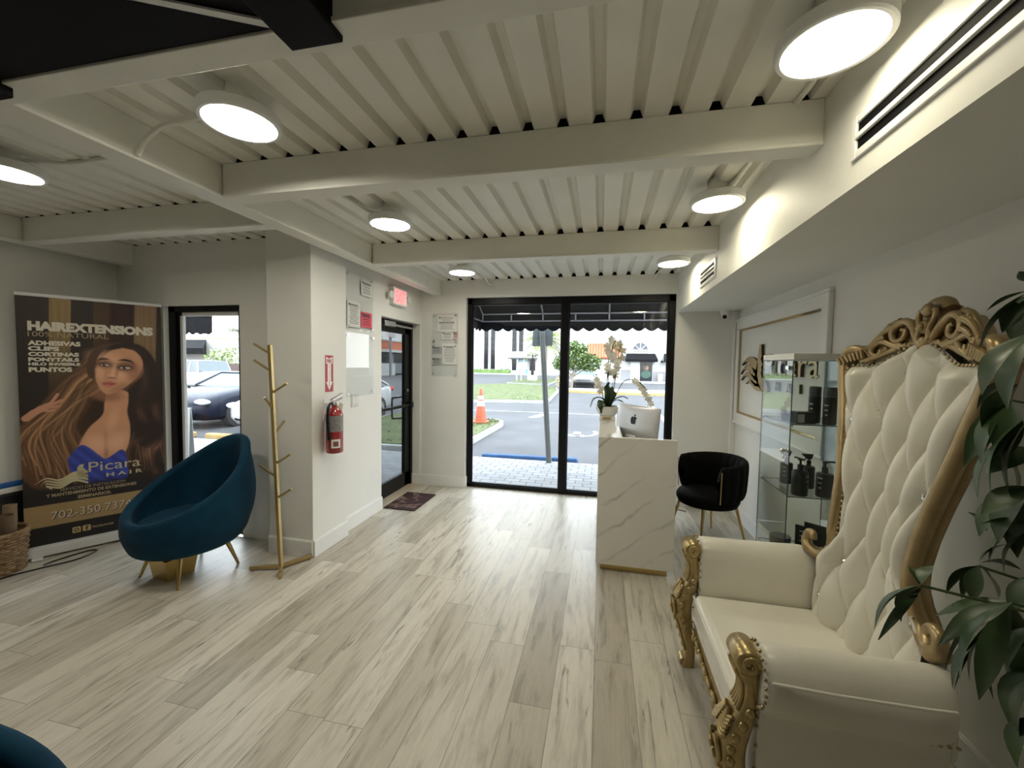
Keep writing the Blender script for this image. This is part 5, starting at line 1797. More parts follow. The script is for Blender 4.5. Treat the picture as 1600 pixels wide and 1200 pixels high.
for k in range(9):
    for sx in (-1, 1):
        x = sx * (.19 + .012 * k)
        z = 1.733 - .013 * k
        cr.ball((x, yc(x, z) - .012, z), (.010, .010, .013), 8, 6)
cr.build('carved_crest', m_gilt_pale, TH, sharp=60)

# nailhead trim round the back
nt_ = MB()
for sx in (-1, 1):
    z = 0.74
    while z < 1.57:
        p = back_pt(sx * (hw(z) + .002), z, -0.020)
        nt_.ball(p, (.0062, .005, .0062), 8, 6)
        z += 0.0235
u = -0.97
while u < 0.98:
    z = ztop(u) + 0.002
    nt_.ball((u * hw(z), back_y(u, z) - 0.026, z), (.0062, .005, .0062), 8, 6)
    u += 0.066
nt_.build('nail_stud', m_nail, TH)

# seat
sc = MB()
sc.box(-.322, .322, -.405, .26, .295, .425)
sc.build('seat_cushion', m_leather, TH, bevel=0.035, seg=5)
pp = MB()
pp.tube([(-.318, -.402, .405), (.318, -.402, .405)], .0055, 8).tube([(-.318, -.404, .312), (.318, -.404, .312)], .0055, 8)
pp.build('piping', m_leather, TH)
sf = MB().box(-.34, .34, -.385, .20, .17, .30)
sf.build('seat_frame', m_leather, TH, bevel=0.01)
rl = MB()
for k in range(9):
    x0 = -.30 + .075 * k
    zz = .215 - .03 * math.sin(PI * k / 8) + .0
    rl.tube(spline([(x0 - .035, -.392, zz), (x0 - .01, -.40, zz + .022), (x0 + .02, -.40, zz + .010), (x0 + .015, -.402, zz - .012), (x0 - .003, -.402, zz - .004)], 5), .0085, 7)
    rl.ball((x0 + .037, -.398, zz + .004), (.012, .010, .016), 8, 6)
rl.box(-.32, .32, -.392, -.375, .17, .235)
rl.build('carved_apron', m_gilt, TH)

# arms
prof_arm = [(.325, .20), (.322, .44), (.325, .53), (.338, .60), (.362, .652), (.405, .682), (.452, .675), (.492, .640), (.512, .590), (.507, .540), (.485, .503), (.462, .488), (.452, .470), (.448, .42), (.444, .28), (.440, .13), (.33, .13)]


def smooth_closed(pts, n=4):
    P = pts + pts[:3]
    out = []
    k = len(pts)
    for i in range(k):
        a, b, c, d = (np.array(pts[(i + j - 1) % k], float) for j in range(4))
        for s in range(n):
            t = s / n
            out.append(tuple(0.5 * ((2 * b) + (c - a) * t + (2 * a - 5 * b + 4 * c - d) * t * t + (3 * b - a - 3 * c + d) * t ** 3)))
    return out


pa = smooth_closed(prof_arm, 4)
for sx in (-1, 1):
    m = MB()
    st = [(-.372, .90), (-.366, .955), (-.35, .985), (-.33, 1.0), (-.29, 1.01), (-.20, 1.02), (-.05, 1.025), (.03, 1.03), (.10, 1.02), (.145, .98), (.170, .93), (.180, .84)]
    vs = []
    npf = len(pa)
    for y, s in st:
        for i, (x, z) in enumerate(pa):
            dx, dz = x - .41, z - .585
            roll = z > .47
            w = 1.0
            if roll and y < -.26:
                ang = math.atan2(dz, dx)
                w += 0.030 * math.sin(24 * ang) * (-.26 - y) / .11
            if roll:
                x2, z2 = .41 + dx * s * w, .585 + dz * s * w + 0.018 * max(0, y) / .34
            else:
                cx = .385
                x2, z2 = cx + (x - cx) * (1 - (1 - s) * .6), z
            x2 = x2 if not (y > .2 and x < .36) else x2
            ye = y - .075 * max(0, (x2 - .33) / .18) * max(0, y) / .18
            vs.append((sx * x2, ye, z2 - .012))
    fs = []
    for j in range(len(st) - 1):
        for i in range(npf):
            i2 = (i + 1) % npf
            f = (j * npf + i, j * npf + i2, (j + 1) * npf + i2, (j + 1) * npf + i)
            fs.append(f if sx > 0 else f[::-1])
    cap0 = tuple(range(npf))
    cap1 = tuple(range((len(st) - 1) * npf, len(st) * npf))
    fs += [cap0[::-1] if sx > 0 else cap0, cap1 if sx > 0 else cap1[::-1]]
    m.add(vs, fs, 0, True)
    arm = m.build('arm', m_leather, TH, sharp=60)
    MB().tube([(sx * .508, -.36, .612), (sx * .519, -.2, .616), (sx * .521, .02, .620), (sx * .516, .09, .62)], .0045, 8).build('piping', m_leather, arm)
    nl = MB()
    for k, (x, z) in enumerate(pa):
        if k % 2 == 0 and z > .14:
            nl.ball((sx * (.41 + (x - .41) * .93 if z > .47 else x), -.376, .585 + (z - .585) * .93 if z > .47 else z), (.0062, .006, .0062), 8, 6)
    for k in range(17):
        nl.ball((sx * .452, -.34 + .03 * k, .155 if k % 1 == 0 else 0), (.006, .0062, .0062), 8, 6)
    for k in range(5):
        nl.ball((sx * .462, .05 + .022 * k, .478), (.006, .0062, .005), 8, 6)
    nl.build('nail_stud', m_nail, arm)

    # carved gilt front post
    ps = spline([(-.392, .650, .046, .030), (-.402, .620, .052, .036), (-.400, .580, .050, .034), (-.388, .540, .042, .026), (-.388, .490, .044, .026), (-.405, .435, .052, .032), (-.428, .375, .054, .040), (-.438, .310, .050, .042),
                 (-.430, .240, .046, .038), (-.412, .170, .040, .032), (-.398, .100, .034, .026), (-.398, .045, .036, .028), (-.408, .0, .040, .032)], 5)
    g = MB()
    vs = []
    for y, z, wx, dy in ps:
        for i in range(20):
            a = 2 * PI * i / 20
            c, s = math.cos(a), math.sin(a)
            e = .55
            vs.append((sx * .402 + wx * (abs(c) ** e) * (1 if c > 0 else -1), y + dy * (abs(s) ** e) * (1 if s > 0 else -1), z))
    fs = [(j * 20 + i, j * 20 + (i + 1) % 20, (j + 1) * 20 + (i + 1) % 20, (j + 1) * 20 + i) for j in range(len(ps) - 1) for i in range(20)]
    fs = [f[::-1] for f in fs] + [tuple(range(20)), tuple(range((len(ps) - 1) * 20, len(ps) * 20))[::-1]]
    g.add(vs, fs, 0, True)
    yz = [(p[0], p[1], p[3]) for p in ps]

    def on(z, off=0.0):
        y = np.interp(z, [p[1] for p in ps[::-1]], [p[0] for p in ps[::-1]])
        d = np.interp(z, [p[1] for p in ps[::-1]], [p[3] for p in ps[::-1]])
        return y - d - off
    X = sx * .402
    # scrolled top: a bolster with spiral ends
    g.tube([(X - .058, -.405, .622), (X - .050, -.405, .622), (X + .050, -.405, .622), (X + .058, -.405, .622)], [.030, .040, .040, .030], 20)
    for e in (-1, 1):
        g.tube([(X + e * .060, -.405 + .030 * (1 - k / 16) * math.cos(.5 * k), .622 + .030 * (1 - k / 16) * math.sin(.5 * k)) for k in range(15)], .006, 6)
    # fluting and acanthus ribs on the neck and knee
    for dx in (-.03, -.015, 0, .015, .03):
        zs = np.linspace(.595, .455, 10)
        g.tube([(X + dx * (1 - .25 * math.sin(PI * i / 9)), on(z, .001), z) for i, z in enumerate(zs)], [.0075] * 10, 6)
    for k in range(6):
        z0 = .425 - .010 * k
        for e in (-1, 1):
            g.tube(spline([(X + e * .004, on(z0 + .01, .008), z0 + .012), (X + e * (.020 + .004 * k), on(z0, .008), z0 - .008), (X + e * (.040 + .002 * k), on(z0 - .01, -.006), z0 + .006)], 4), [.009] * 4 + [.008] * 3 + [.006] * 2, 6)
    for e in (-1, 1):
        g.tube(spline([(X + e * .012, on(.33, .008), .345), (X + e * .036, on(.32, .004), .325), (X + e * .040, on(.28, .002), .285), (X + e * .020, on(.27, .008), .270), (X + e * .014, on(.29, .010), .292), (X + e * .026, on(.3, .009), .300)], 5), .008, 7)
        g.tube(spline([(X + e * .030, on(.25, .002), .255), (X + e * .034, on(.2, .0), .20), (X + e * .020, on(.14, .002), .14), (X + e * .026, on(.09, .0), .085)], 5), .007, 6)
        for k in range(7):
            z0 = .46 - .042 * k
            g.ball((X + e * np.interp(z0, [p[1] for p in ps[::-1]], [p[2] for p in ps[::-1]]), on(z0) + .03, z0), (.011, .016, .017), 8, 6)
    for k in range(4):
        g.ball((X, on(.24 - .045 * k, .004), .24 - .045 * k), (.013, .010, .018), 10, 6)
    g.tube([(X - .030, -.425, .022), (X + .030, -.425, .022)], .022, 12)
    g.build('arm_post', m_gilt, TH, sharp=70)
    lg = MB().tube([(sx * .36, .14, .17), (sx * .37, .17, .0)], [.034, .022], 12)
    lg.build('rear_leg', m_gilt, TH)

# ------------------------------------------------------------------ reception desk
DK = thing('reception_desk', 'white marble-look reception desk with gold toe kick near the front window', 'desk', (0.27, 3.10, 0))
d = MB().box(-.28, .277, 0, .04, .05, 1.02)
d.build('front_panel', m_marble, DK, bevel=0.003)
MB().box(-.28, -.245, .04, 1.35, .05, .99).build('side_panel', m_marble, DK, bevel=0.003)
MB().box(-.28, -.105, .04, 1.35, .985, 1.02).build('counter_ledge', m_marble, DK, bevel=0.003)
MB().box(-.245, .262, .04, 1.33, .735, .765).build('work_surface', mat('desk_white', (0.76, 0.75, 0.73), 0.25), DK, bevel=0.003)
MB().box(-.135, -.105, .04, 1.35, .765, .985).build('inner_panel', mat('desk_inner', (0.70, 0.69, 0.66), 0.4), DK)
MB().box(.25, .262, .04, 1.33, .56, .735).box(-.245, .25, 1.31, 1.33, .05, .735).build('back_panel', mat('desk_back', (0.70, 0.69, 0.66), 0.4), DK)
MB().box(-.245, .235, .03, 1.30, 0, .05).build('toe_kick', m_brass, DK)

CM = thing('computer_monitor', 'silver all-in-one computer with a black fruit emblem, seen from behind on the desk', 'computer', (0.275, 3.53, 0.765), R(-55.5))
m_alu = mat('aluminium', (0.62, 0.62, 0.62), 0.32, 0.65)
Mt = Matrix.Translation((0, 0, .105)) @ Matrix.Rotation(R(-6), 4, 'X')
rw, rh, rr = .264, .355, .012


def rr_pts(w, h0, h1, r):
    out = []
    for cx, cz, a0 in ((w - r, h1 - r, 0), (-w + r, h1 - r, 90), (-w + r, h0 + r, 180), (w - r, h0 + r, 270)):
        out += [(cx + r * math.cos(R(a0 + k * 22.5)), cz + r * math.sin(R(a0 + k * 22.5))) for k in range(5)]
    return out


ol = rr_pts(rw, 0, rh, rr)
mb = MB()
n = len(ol)
def shell_back(i, j):
    x, z = -rw + 2 * rw * i, rh * j
    e = max(0, 1 - (x / rw) ** 2) * max(0, 1 - ((z - rh / 2) / (rh / 2)) ** 2)
    return (x, -.002 - .030 * e ** .6, z)


mb.grid(shell_back, 30, 24, M=Mt)
mb.prism(ol, .010, M=Mt @ FR((0, .008, 0), (1, 0, 0), (0, 0, 1)))
mb.build('display_housing', m_alu, CM, sharp=50)
MB().box(-rw + .012, rw - .012, .008, .0095, .075, rh - .012, M=Mt).build('screen', m_darkglass, CM)
sd_ = MB()
pts = spline([(0, -.03, .215), (0, -.075, .13), (0, -.085, .05), (0, -.075, .012), (0, .0, .006), (0, .09, .005)], 5)
for (a, b) in zip(pts[:-1], pts[1:]):
    pass
sd_.tube(pts, .060, 4, flat=.06, up=(1, 0, 0))
sd_.build('stand', m_alu, CM, sharp=30)
lg = MB()
body = spline([(0, .020), (.010, .024), (.022, .020), (.027, .008), (.017, .002), (.024, -.012), (.015, -.030), (.006, -.031), (0, -.028), (-.006, -.031), (-.016, -.030), (-.027, -.010), (-.026, .010), (-.018, .022), (-.008, .023)], 3)
ML = Mt @ FR((0, -.0312, .232), (1, 0, 0), (0, .06, 1)) @ Matrix.Diagonal((1.25, 1.15, 1.0, 1.0))
lg.prism(body, .0022, M=ML)
lg.prism([(0, .026), (.004, .036), (.013, .043), (.014, .036), (.008, .028)], .0022, M=ML)
lg.build('emblem', m_plastic_black, CM)

# card box, pot and orchids on the ledge
t = thing('card_box', 'small white box with gold lettering plate under the orchid bowl', 'box', (0.065, 4.10, 1.02))
MB().box(-.075, .075, -.07, .07, 0, .045).build('box_body', m_white_plastic, t, bevel=0.004)
MB().box(-.045, .035, -.073, -.070, .010, .036).build('gold_plate', m_brass, t)
OR = thing('potted_orchid', 'white orchid plant in a white bowl at the far end of the desk', 'orchid', (0.065, 4.10, 1.065))
MB().lathe([(.055, 0), (.075, .005), (.105, .045), (.118, .092), (.112, .095), (.100, .050), (.02, .04)], 36).build('bowl', mat('white_ceramic', (0.78, 0.77, 0.74), 0.2, coat=.5), OR)
MB().lathe([(.108, .078), (.05, .092), (.0005, .096)], 24, cap=False).build('moss', noisy('moss', (0.03, 0.025, 0.015), (0.08, 0.07, 0.03), 40, 0.9), OR)
m_orch_leaf = noisy('orchid_leaf', (0.012, 0.035, 0.012), (0.03, 0.07, 0.022), 9, 0.35)


def strap(mb, path, w, thick=.002):
    q = spline(path, 6)
    vs, fs = [], []
    k = len(q)
    for i, p in enumerate(q):
        p = Vector(p)
        t_ = (Vector(q[min(i + 1, k - 1)]) - Vector(q[max(i - 1, 0)])).normalized()
        s = t_.cross(Vector((0, 0, 1)))
        s = s.normalized() if s.length > 1e-5 else Vector((1, 0, 0))
        nn = s.cross(t_)
        ww = w * math.sin(PI * (0.12 + 0.85 * i / (k - 1))) ** .6
        vs += [p - s * ww + nn * ww * .3, p, p + s * ww + nn * ww * .3]
    for i in range(k - 1):
        a = 3 * i
        fs += [(a, a + 1, a + 4, a + 3), (a + 1, a + 2, a + 5, a + 4)]
    mb.add(vs, fs, 0, True)


for path, w in (([(0, 0, .09), (-.06, -.03, .17), (-.13, -.04, .16), (-.165, -.05, .08)], .030), ([(0, 0, .09), (-.05, -.07, .15), (-.07, -.12, .11), (-.06, -.135, .03)], .032), ([(0, 0, .09), (.06, -.03, .16), (.14, -.03, .19), (.19, -.02, .17)], .028),
                ([(0, 0, .09), (0, -.02, .19), (-.01, -.05, .27), (.01, -.07, .33)], .034), ([(0, 0, .09), (.03, .04, .2), (.04, .07, .28)], .034), ([(0, .02, .09), (.08, .03, .15), (.15, .06, .13)], .030), ([(.02, -.02, .09), (.05, -.06, .20), (.04, -.11, .25)], .030)):
    lf = MB()
    strap(lf, path, w)
    o = lf.build('leaf', m_orch_leaf, OR, sharp=180)
    sdm = o.modifiers.new('thickness', 'SOLIDIFY')
    sdm.thickness = .003
m_stem = mat('orchid_stem', (0.05, 0.055, 0.02), 0.6)
m_petal = mat('orchid_petal', (0.88, 0.87, 0.82), 0.55)
m_lip = mat('orchid_lip', (0.62, 0.55, 0.22), 0.5)
orng = random.Random(8)


def orchid_flower(mb, c, r, face):
    z = Vector(face).normalized()
    x = z.orthogonal().normalized()
    x = (Matrix.Rotation(orng.uniform(0, 6.28), 4, z) @ x)
    y = z.cross(x)
    for k in range(5):
        a = 2 * PI * k / 5 + PI / 2
        dirv = x * math.cos(a) + y * math.sin(a)
        sd2 = z.cross(dirv)
        wd = r * (.50 if k in (1, 4) else .30)
        b = Vector(c)
        mb.add([b, b + dirv * r * .45 + sd2 * wd + z * r * .05, b + dirv * r * .9 + sd2 * wd * .7, b + dirv * r * 1.05 - z * r * .05, b + dirv * r * .9 - sd2 * wd * .7, b + dirv * r * .45 - sd2 * wd + z * r * .05],
               [(0, 1, 2, 3, 4, 5)], 0, False)
    mb.ball(Vector(c) + z * r * .15, r * .17, 8, 6, 1)


sprays = [
    ([(0.0, 0.0, .09), (-.01, -.01, .35), (.0, -.02, .55), (.04, -.05, .70)], [(.03 + .05 * orng.uniform(-1, 1), -.04 + .04 * orng.uniform(-1, 1), .42 + .032 * k) for k in range(11)], .045, 'bud'),
    ([(0.03, 0.01, .09), (.06, .0, .30), (.06, -.01, .52), (.10, -.03, .66)], [(.09 + .045 * orng.uniform(-1, 1), -.03 + .04 * orng.uniform(-1, 1), .40 + .033 * k) for k in range(10)], .042, 'bud'),
    ([(0.03, -.02, .09), (.09, -.03, .24), (.16, -.05, .35), (.27, -.08, .345), (.36, -.10, .26)], [(.24 + .022 * k, -.085 + .012 * orng.uniform(-1, 1), .352 - .016 * k - .0022 * k * k) for k in range(8)], .036, None),
    ([(-.03, 0.0, .09), (-.05, -.02, .20), (-.07, -.03, .27)], [(-.085 + .03 * orng.uniform(-1, 1), -.045 + .02 * orng.uniform(-1, 1), .235 + .028 * k) for k in range(5)], .038, None)]
for path, fl, r, bud in sprays:
    st_ = MB().tube(spline(path, 6), .0035, 6)
    if bud:
        st_.tube([path[0], (path[2][0], path[2][1] + .004, path[2][2] + .03)], .0028, 6)
        st_.tube([path[1], path[-1], (path[-1][0] + .01, path[-1][1] - .01, path[-1][2] + .035)], .003, 6)
    st_.build('stem', m_stem, OR)
    fm = MB()
    for c in fl:
        orchid_flower(fm, c, r * orng.uniform(.80, 1.0), (orng.uniform(-.6, .3), -1, orng.uniform(-.3, .35)))
    if bud:
        e = path[-1]
        for k in range(4):
            fm.ball((e[0] + .02 * orng.uniform(-1, 1), e[1] + .02 * orng.uniform(-1, 1), e[2] - .03 + .018 * k), (.010, .010, .014), 8, 6, 1)
    fm.build('flower_spray', [m_petal, m_lip], OR)

# ------------------------------------------------------------------ black velvet chair
m_bvel = noisy('black_velvet', (0.0012, 0.0012, 0.0014), (0.003, 0.003, 0.0033), 9, 0.85, 0.2, 200, spec=0.15)
CH = thing('dining_chair', 'black velvet curved-back chair with thin gold legs behind the desk', 'chair', (0.955, 3.90, 0), R(-66))
s = MB()
sp_ = [(.20, .335), (.245, .345), (.262, .38), (.262, .41), (.245, .437), (.15, .447), (.0005, .45)]
s.lathe([(0.0005, .335)] + sp_, 40, cap=False, sx=.98, sy=1.0)
s.build('seat', m_bvel, CH, sharp=80)


def back_surf(i, j):
    a = R(-22 + 224 * i)
    g = 2 * PI * j
    ridge = .012 * abs(math.sin(PI * i * 13))
    hmid = .565 + .02 * math.sin(PI * i)
    hh = (.155 + .02 * math.sin(PI * i)) * min(1, (min(i, 1 - i) / .04) ** .5 + .25)
    c, sn = math.cos(g), math.sin(g)
    r = .268 + (.032 + ridge) * (abs(c) ** .8) * (1 if c > 0 else -1) + .03 * (sn * .5)
    z = hmid + hh * (abs(sn) ** .6) * (1 if sn > 0 else -1)
    return (r * math.cos(a), r * math.sin(a), z)


b = MB().grid(lambda i, j: back_surf(i, j), 104, 24)
for e in (0.0, 1.0):
    pass
b.build('backrest', m_bvel, CH, sharp=80)
pg = MB()
for e in (0.012, 0.988):
    a = R(-22 + 224 * e)
    pg.tube([(.305 * math.cos(a), .305 * math.sin(a), .42), (.318 * math.cos(a), .318 * math.sin(a), .69)], .004, 6)
pg.build('gold_piping', m_brass, CH)
for sx, sy in ((-1, -1), (1, -1), (1, 1), (-1, 1)):
    MB().tube([(sx * .16, sy * .16, .345), (sx * .225, sy * .225, 0)], [.014, .008], 10).build('leg', m_brass, CH)
ca = MB().tube(spline([(0.62, 4.30, .005), (0.72, 4.38, .005), (0.78, 4.50, .005), (0.70, 4.58, .005), (0.80, 4.66, .005), (0.92, 4.60, .005)], 8), .004, 6)
tag(ca.build('desk_cable', m_plastic_black), 'thin dark cable on the floor behind the desk and black chair', 'cable')

# ------------------------------------------------------------------ glass display cabinet
CX, CY = 1.02, 2.50
CW, CD, CHt = .37, .43, 1.635
CB = thing('display_cabinet', 'tall clear glass display cabinet of hair products behind the throne', 'cabinet', (CX, CY, 0))
m_cab = mat('cabinet_white', (0.68, 0.68, 0.65), 0.4)
MB().box(0, CW, 0, CD, 0, .045).build('base', m_cab, CB, bevel=0.002)
MB().box(0, CW, 0, CD, CHt - .035, CHt).build('top', m_cab, CB, bevel=0.002)


def pane(x0, x1, y0, y1, z0, z1, name, axis):
    m = MB().box(x0, x1, y0, y1, z0, z1)
    keep = {'x': (3, 5), 'y': (2, 4), 'z': (0, 1)}[axis]
    m.mi = [0 if i in keep else 1 for i in range(6)]
    return m.build(name, [m_glass_green, m_glass_edge], CB)


pane(0.002, CW - .002, 0.001, 0.006, .045, CHt - .035, 'side_glass', 'y')
pane(0.002, CW - .002, CD - .006, CD - .001, .045, CHt - .035, 'side_glass', 'y')
pane(CW - .006, CW - .001, 0.007, CD - .007, .045, CHt - .035, 'back_glass', 'x')
dr = pane(-0.001, 0.004, 0.007, CD - .007, .05, CHt - .04, 'glass_door', 'x')
for z in (.44, .843, 1.246):
    pane(0.010, CW - .010, 0.010, CD - .010, z - .005, z, 'shelf', 'z')
cl = MB()
for z in (.44, .843, 1.246):
    for x, y in ((.012, .012), (CW - .012, .012), (.012, CD - .012), (CW - .012, CD - .012)):
        cl.lathe([(.006, -.018), (.006, -.005)], 8, M=T(x, y, z))
cl.build('shelf_pins', m_chrome, CB)
MB().ball((-.016, .055, 1.09), .0125, 12, 8).ball((.018, .055, 1.09), .0125, 12, 8).tube([(-.016, .055, 1.09), (.018, .055, 1.09)], .005, 8).build('knob', m_chrome, dr)
MB().box(-.012, .012, .03, .07, 1.545, 1.565).lathe([(.02, 0), (.02, .012)], 14, M=T(.01, .05, 1.54)).build('hinge', m_chrome, CB)

m_prod = mat('product_black', (0.005, 0.005, 0.006), 0.3, spec=0.4)
m_prodcap = mat('product_cap', (0.05, 0.055, 0.065), 0.25)
m_silver = mat('silver_print', (0.45, 0.46, 0.46), 0.35, 0.4)


def bottle(label, x, y, z, r, h, style, group='hair products in the glass cabinet', rz=0.0):
    t = thing('product_bottle', label, 'bottle', (x, y, z + .001), rz, group)
    if style == 'tall':
        MB().lathe([(r * .9, 0), (r, .006), (r, h * .72), (r * .96, h * .74)], 24).build('body', m_prod, t)
        MB().lathe([(r * .98, h * .745), (r * .98, h * .97), (r * .9, h)], 24).build('cap', m_prodcap, t)
    else:
        MB().lathe([(r * .92, 0), (r, .006), (r, h * .60), (r * .9, h * .635), (r * .35, h * .66), (r * .33, h * .70)], 24).build('body', m_prod, t)
        c = MB().lathe([(r * .36, h * .69), (r * .36, h * .80), (r * .14, h * .81), (r * .14, h * .92)], 16)
        if style == 'pump':
            c.box(-r * .25, r * .25, -r * .25, r * .25, h * .91, h * .96).tube([(0, 0, h * .945), (r * 1.1, 0, h * .95), (r * 1.25, 0, h * .93)], r * .13, 8)
        else:
            c.add([(-r * .3, -r * .25, h * .84), (r * .4, -r * .25, h * .84), (r * .4, r * .25, h * .84), (-r * .3, r * .25, h * .84), (-r * 1.2, -r * .22, h * .97), (r * .7, -r * .25, h), (r * .7, r * .25, h), (-r * 1.2, r * .22, h * .97)],
                  [(0, 3, 2, 1), (4, 5, 6, 7), (0, 1, 5, 4), (1, 2, 6, 5), (2, 3, 7, 6), (3, 0, 4, 7)]).tube([(-r * .5, 0, h * .85), (-r * .8, 0, h * .76)], r * .12, 6)
        c.build('pump_head' if style == 'pump' else 'spray_trigger', m_plastic_black, t)
    lbm = MB()
    for k in range(3):
        a0 = 195 + 6 * k
        wrap(lbm, r * 1.012, a0, a0 + 38 - 9 * k, h * (.50 - .13 * k), h * (.54 - .13 * k), 0, 6)
    lbm.build('printed_label', m_silver, t)
    return t


def jar(label, x, y, z, r, h, group='hair products in the glass cabinet'):
    t = thing('product_jar', label, 'jar', (x, y, z + .001), 0, group)
    MB().lathe([(r * .94, 0), (r, .005), (r, h * .55)], 28).build('body', m_prod, t)
    MB().lathe([(r * 1.03, h * .58), (r * 1.03, h * .96), (r * .98, h)], 28).build('lid', m_prodcap, t)
    return t


bottle('tall black bottle with a ribbed cap on the top glass shelf', 1.185, 2.62, 1.246, .030, .205, 'tall')
bottle('tall black bottle with blue-grey cap on the top shelf, beside the throne back', 1.225, 2.545, 1.246, .032, .205, 'tall')
jar('low black jar lying behind the cabinet door on the top shelf', 1.085, 2.68, 1.246, .042, .055)
t = thing('product_box', 'small black box with silver window label on the top shelf', 'box', (1.098, 2.556, 1.247), R(12), 'hair products in the glass cabinet')
MB().box(-.052, .052, -.035, .035, 0, .065).build('carton', m_prod, t, bevel=0.002)
MB().box(-.049, -.012, -.0358, -.035, .008, .055).build('printed_label', m_silver, t)
bottle('black spray bottle behind the cabinet door on the middle shelf', 1.13, 2.80, .843, .034, .200, 'spray', rz=R(15))
bottle('black pump bottle at the front middle of the middle shelf', 1.10, 2.553, .843, .040, .215, 'pump', rz=R(100))
bottle('black spray bottle with silver side half hidden behind the front pump bottle', 1.215, 2.72, .843, .032, .205, 'spray', rz=R(-30))
bottle('black pump bottle standing alone beside the carved throne rail, middle shelf', 1.222, 2.555, .843, .041, .205, 'pump')
jar('flat black jar behind the cabinet door on the lowest shelf', 1.108, 2.79, .44, .056, .075)
jar('flat black jar in front of the dark pouches on the lowest shelf', 1.185, 2.60, .44, .060, .075)
for k, (x, y, nm) in enumerate(((1.235, 2.74, 'shiny black pouch with silver print standing on the lowest shelf'), (1.310, 2.80, 'plain black pouch standing on the lowest shelf, behind the carved curl'))):
    t = thing('product_pouch', nm, 'pouch', (x, y, .441), R(-18), 'hair products in the glass cabinet')
    MB().add([(-.06, -.022, 0), (.06, -.022, 0), (.06, .022, 0), (-.06, .022, 0), (-.062, -.003, .165), (.062, -.003, .150), (.062, .003, .150), (-.062, .003, .165)],
             [(0, 3, 2, 1), (4, 5, 6, 7), (0, 1, 5, 4), (1, 2, 6, 5), (2, 3, 7, 6), (3, 0, 4, 7)]).build('pouch_body', m_prod, t, bevel=0.008)
    pr = MB()
    for i in range(4):
        pr.box(-.04, .04 - .012 * i, -.001, .0, -.004, .004, M=Matrix.Translation((0, -.020 + .0038 * i, .045 + .028 * i)) @ Matrix.Rotation(R(-7), 4, 'X'))
    pr.build('printed_label', m_silver if k == 0 else m_prodcap, t)

# ------------------------------------------------------------------ framed wall sign
WS = thing('wall_sign', 'white framed wall panel with gold trim and raised hair salon lettering', 'sign', (1.41, 3.87, 0))
MR = lambda y, z, e=0.0: FR((-e, y - 3.87, z), (0, -1, 0), (0, 0, 1))


def frame_rect(mb, ya, yb_, z0, z1, w, d, e=0.0, mi=0):
    for a, b, c, dd in ((ya, yb_, z0, z0 + w), (ya, yb_, z1 - w, z1), (ya, ya + w, z0 + w, z1 - w), (yb_ - w, yb_, z0 + w, z1 - w)):
        mb.box(-e - d, -e, a - 3.87, b - 3.87, c, dd, mi)


fr = MB()
frame_rect(fr, 2.945, 4.78, .975, 2.055, .105, .022)
fr.build('frame', m_trim, WS, bevel=0.004)
f2 = MB()
frame_rect(f2, 2.938, 4.787, .968, 2.062, .022, .034)
f2.build('outer_moulding', m_trim, WS, bevel=0.008)
f3 = MB()
frame_rect(f3, 3.05, 4.675, 1.080, 1.950, .020, .010)
f3.build('gold_trim', mat('mirror_gold', (0.66, 0.48, 0.22), 0.12, 1.0), WS, bevel=0.002)
m_letdark = mat('letter_bronze', (0.055, 0.035, 0.022), 0.35, 0.6)
m_letface = mat('letter_face', (0.50, 0.39, 0.22), 0.30, 0.7)
lt = MB().text('Picara', .185, MR(3.93, 1.492, .004), d=.022, fit=.90)
lt.text('Picara', .185, MR(3.93, 1.492, .0262), d=.001, fit=.90, mi=1)
lt.text('HAIR', .058, MR(3.70, 1.372, .004), d=.018, bold=.002, fit=.0001 + .10, mi=0) if False else None
for i, ch in enumerate('HAIR'):
    lt.text(ch, .066, MR(3.715 - .205 * i, 1.372, .004), d=.018, bold=.002)
    lt.text(ch, .066, MR(3.715 - .205 * i, 1.372, .0222), d=.001, bold=.002, mi=1)
lt.build('raised_lettering', [m_letdark, m_letface], WS)
em = MB()


def emblem_piece(pts, d=.022):
    em.prism(pts, d, 0, M=MR(0, 0, .004))
    em.prism(pts, .001, 1, M=MR(0, 0, .0262))


E_ = lambda pts: [(-y + 0.0, z) for y, z in pts]
head = spline([(4.075, 1.765), (4.035, 1.760), (4.030, 1.70), (4.020, 1.66), (4.035, 1.63), (3.995, 1.585), (4.015, 1.565), (4.005, 1.53), (4.02, 1.51), (3.99, 1.47), (3.90, 1.43), (3.86, 1.36), (3.94, 1.345), (4.06, 1.385), (4.16, 1.47), (4.13, 1.56), (4.10, 1.68)], 3)
emblem_piece(E_(head))
for top, bot in (
        ([(4.10, 1.60), (4.20, 1.645), (4.33, 1.66), (4.44, 1.63), (4.54, 1.575)], [(4.50, 1.600), (4.38, 1.615), (4.27, 1.57), (4.17, 1.50), (4.10, 1.50)]),
        ([(4.10, 1.52), (4.22, 1.555), (4.34, 1.585), (4.45, 1.565), (4.565, 1.485)], [(4.50, 1.530), (4.38, 1.540), (4.27, 1.495), (4.16, 1.44), (4.10, 1.44)]),
        ([(4.08, 1.46), (4.20, 1.485), (4.32, 1.515), (4.43, 1.500), (4.54, 1.425)], [(4.48, 1.465), (4.36, 1.470), (4.25, 1.425), (4.14, 1.385), (4.06, 1.39)]),
        ([(4.05, 1.41), (4.15, 1.415), (4.25, 1.440), (4.33, 1.435), (4.40, 1.395)], [(4.36, 1.415), (4.27, 1.405), (4.18, 1.365), (4.08, 1.345), (3.98, 1.345)])):
    emblem_piece(E_(spline(top, 4) + spline(bot, 4)))
em.build('emblem', [m_letdark, m_letface], WS)

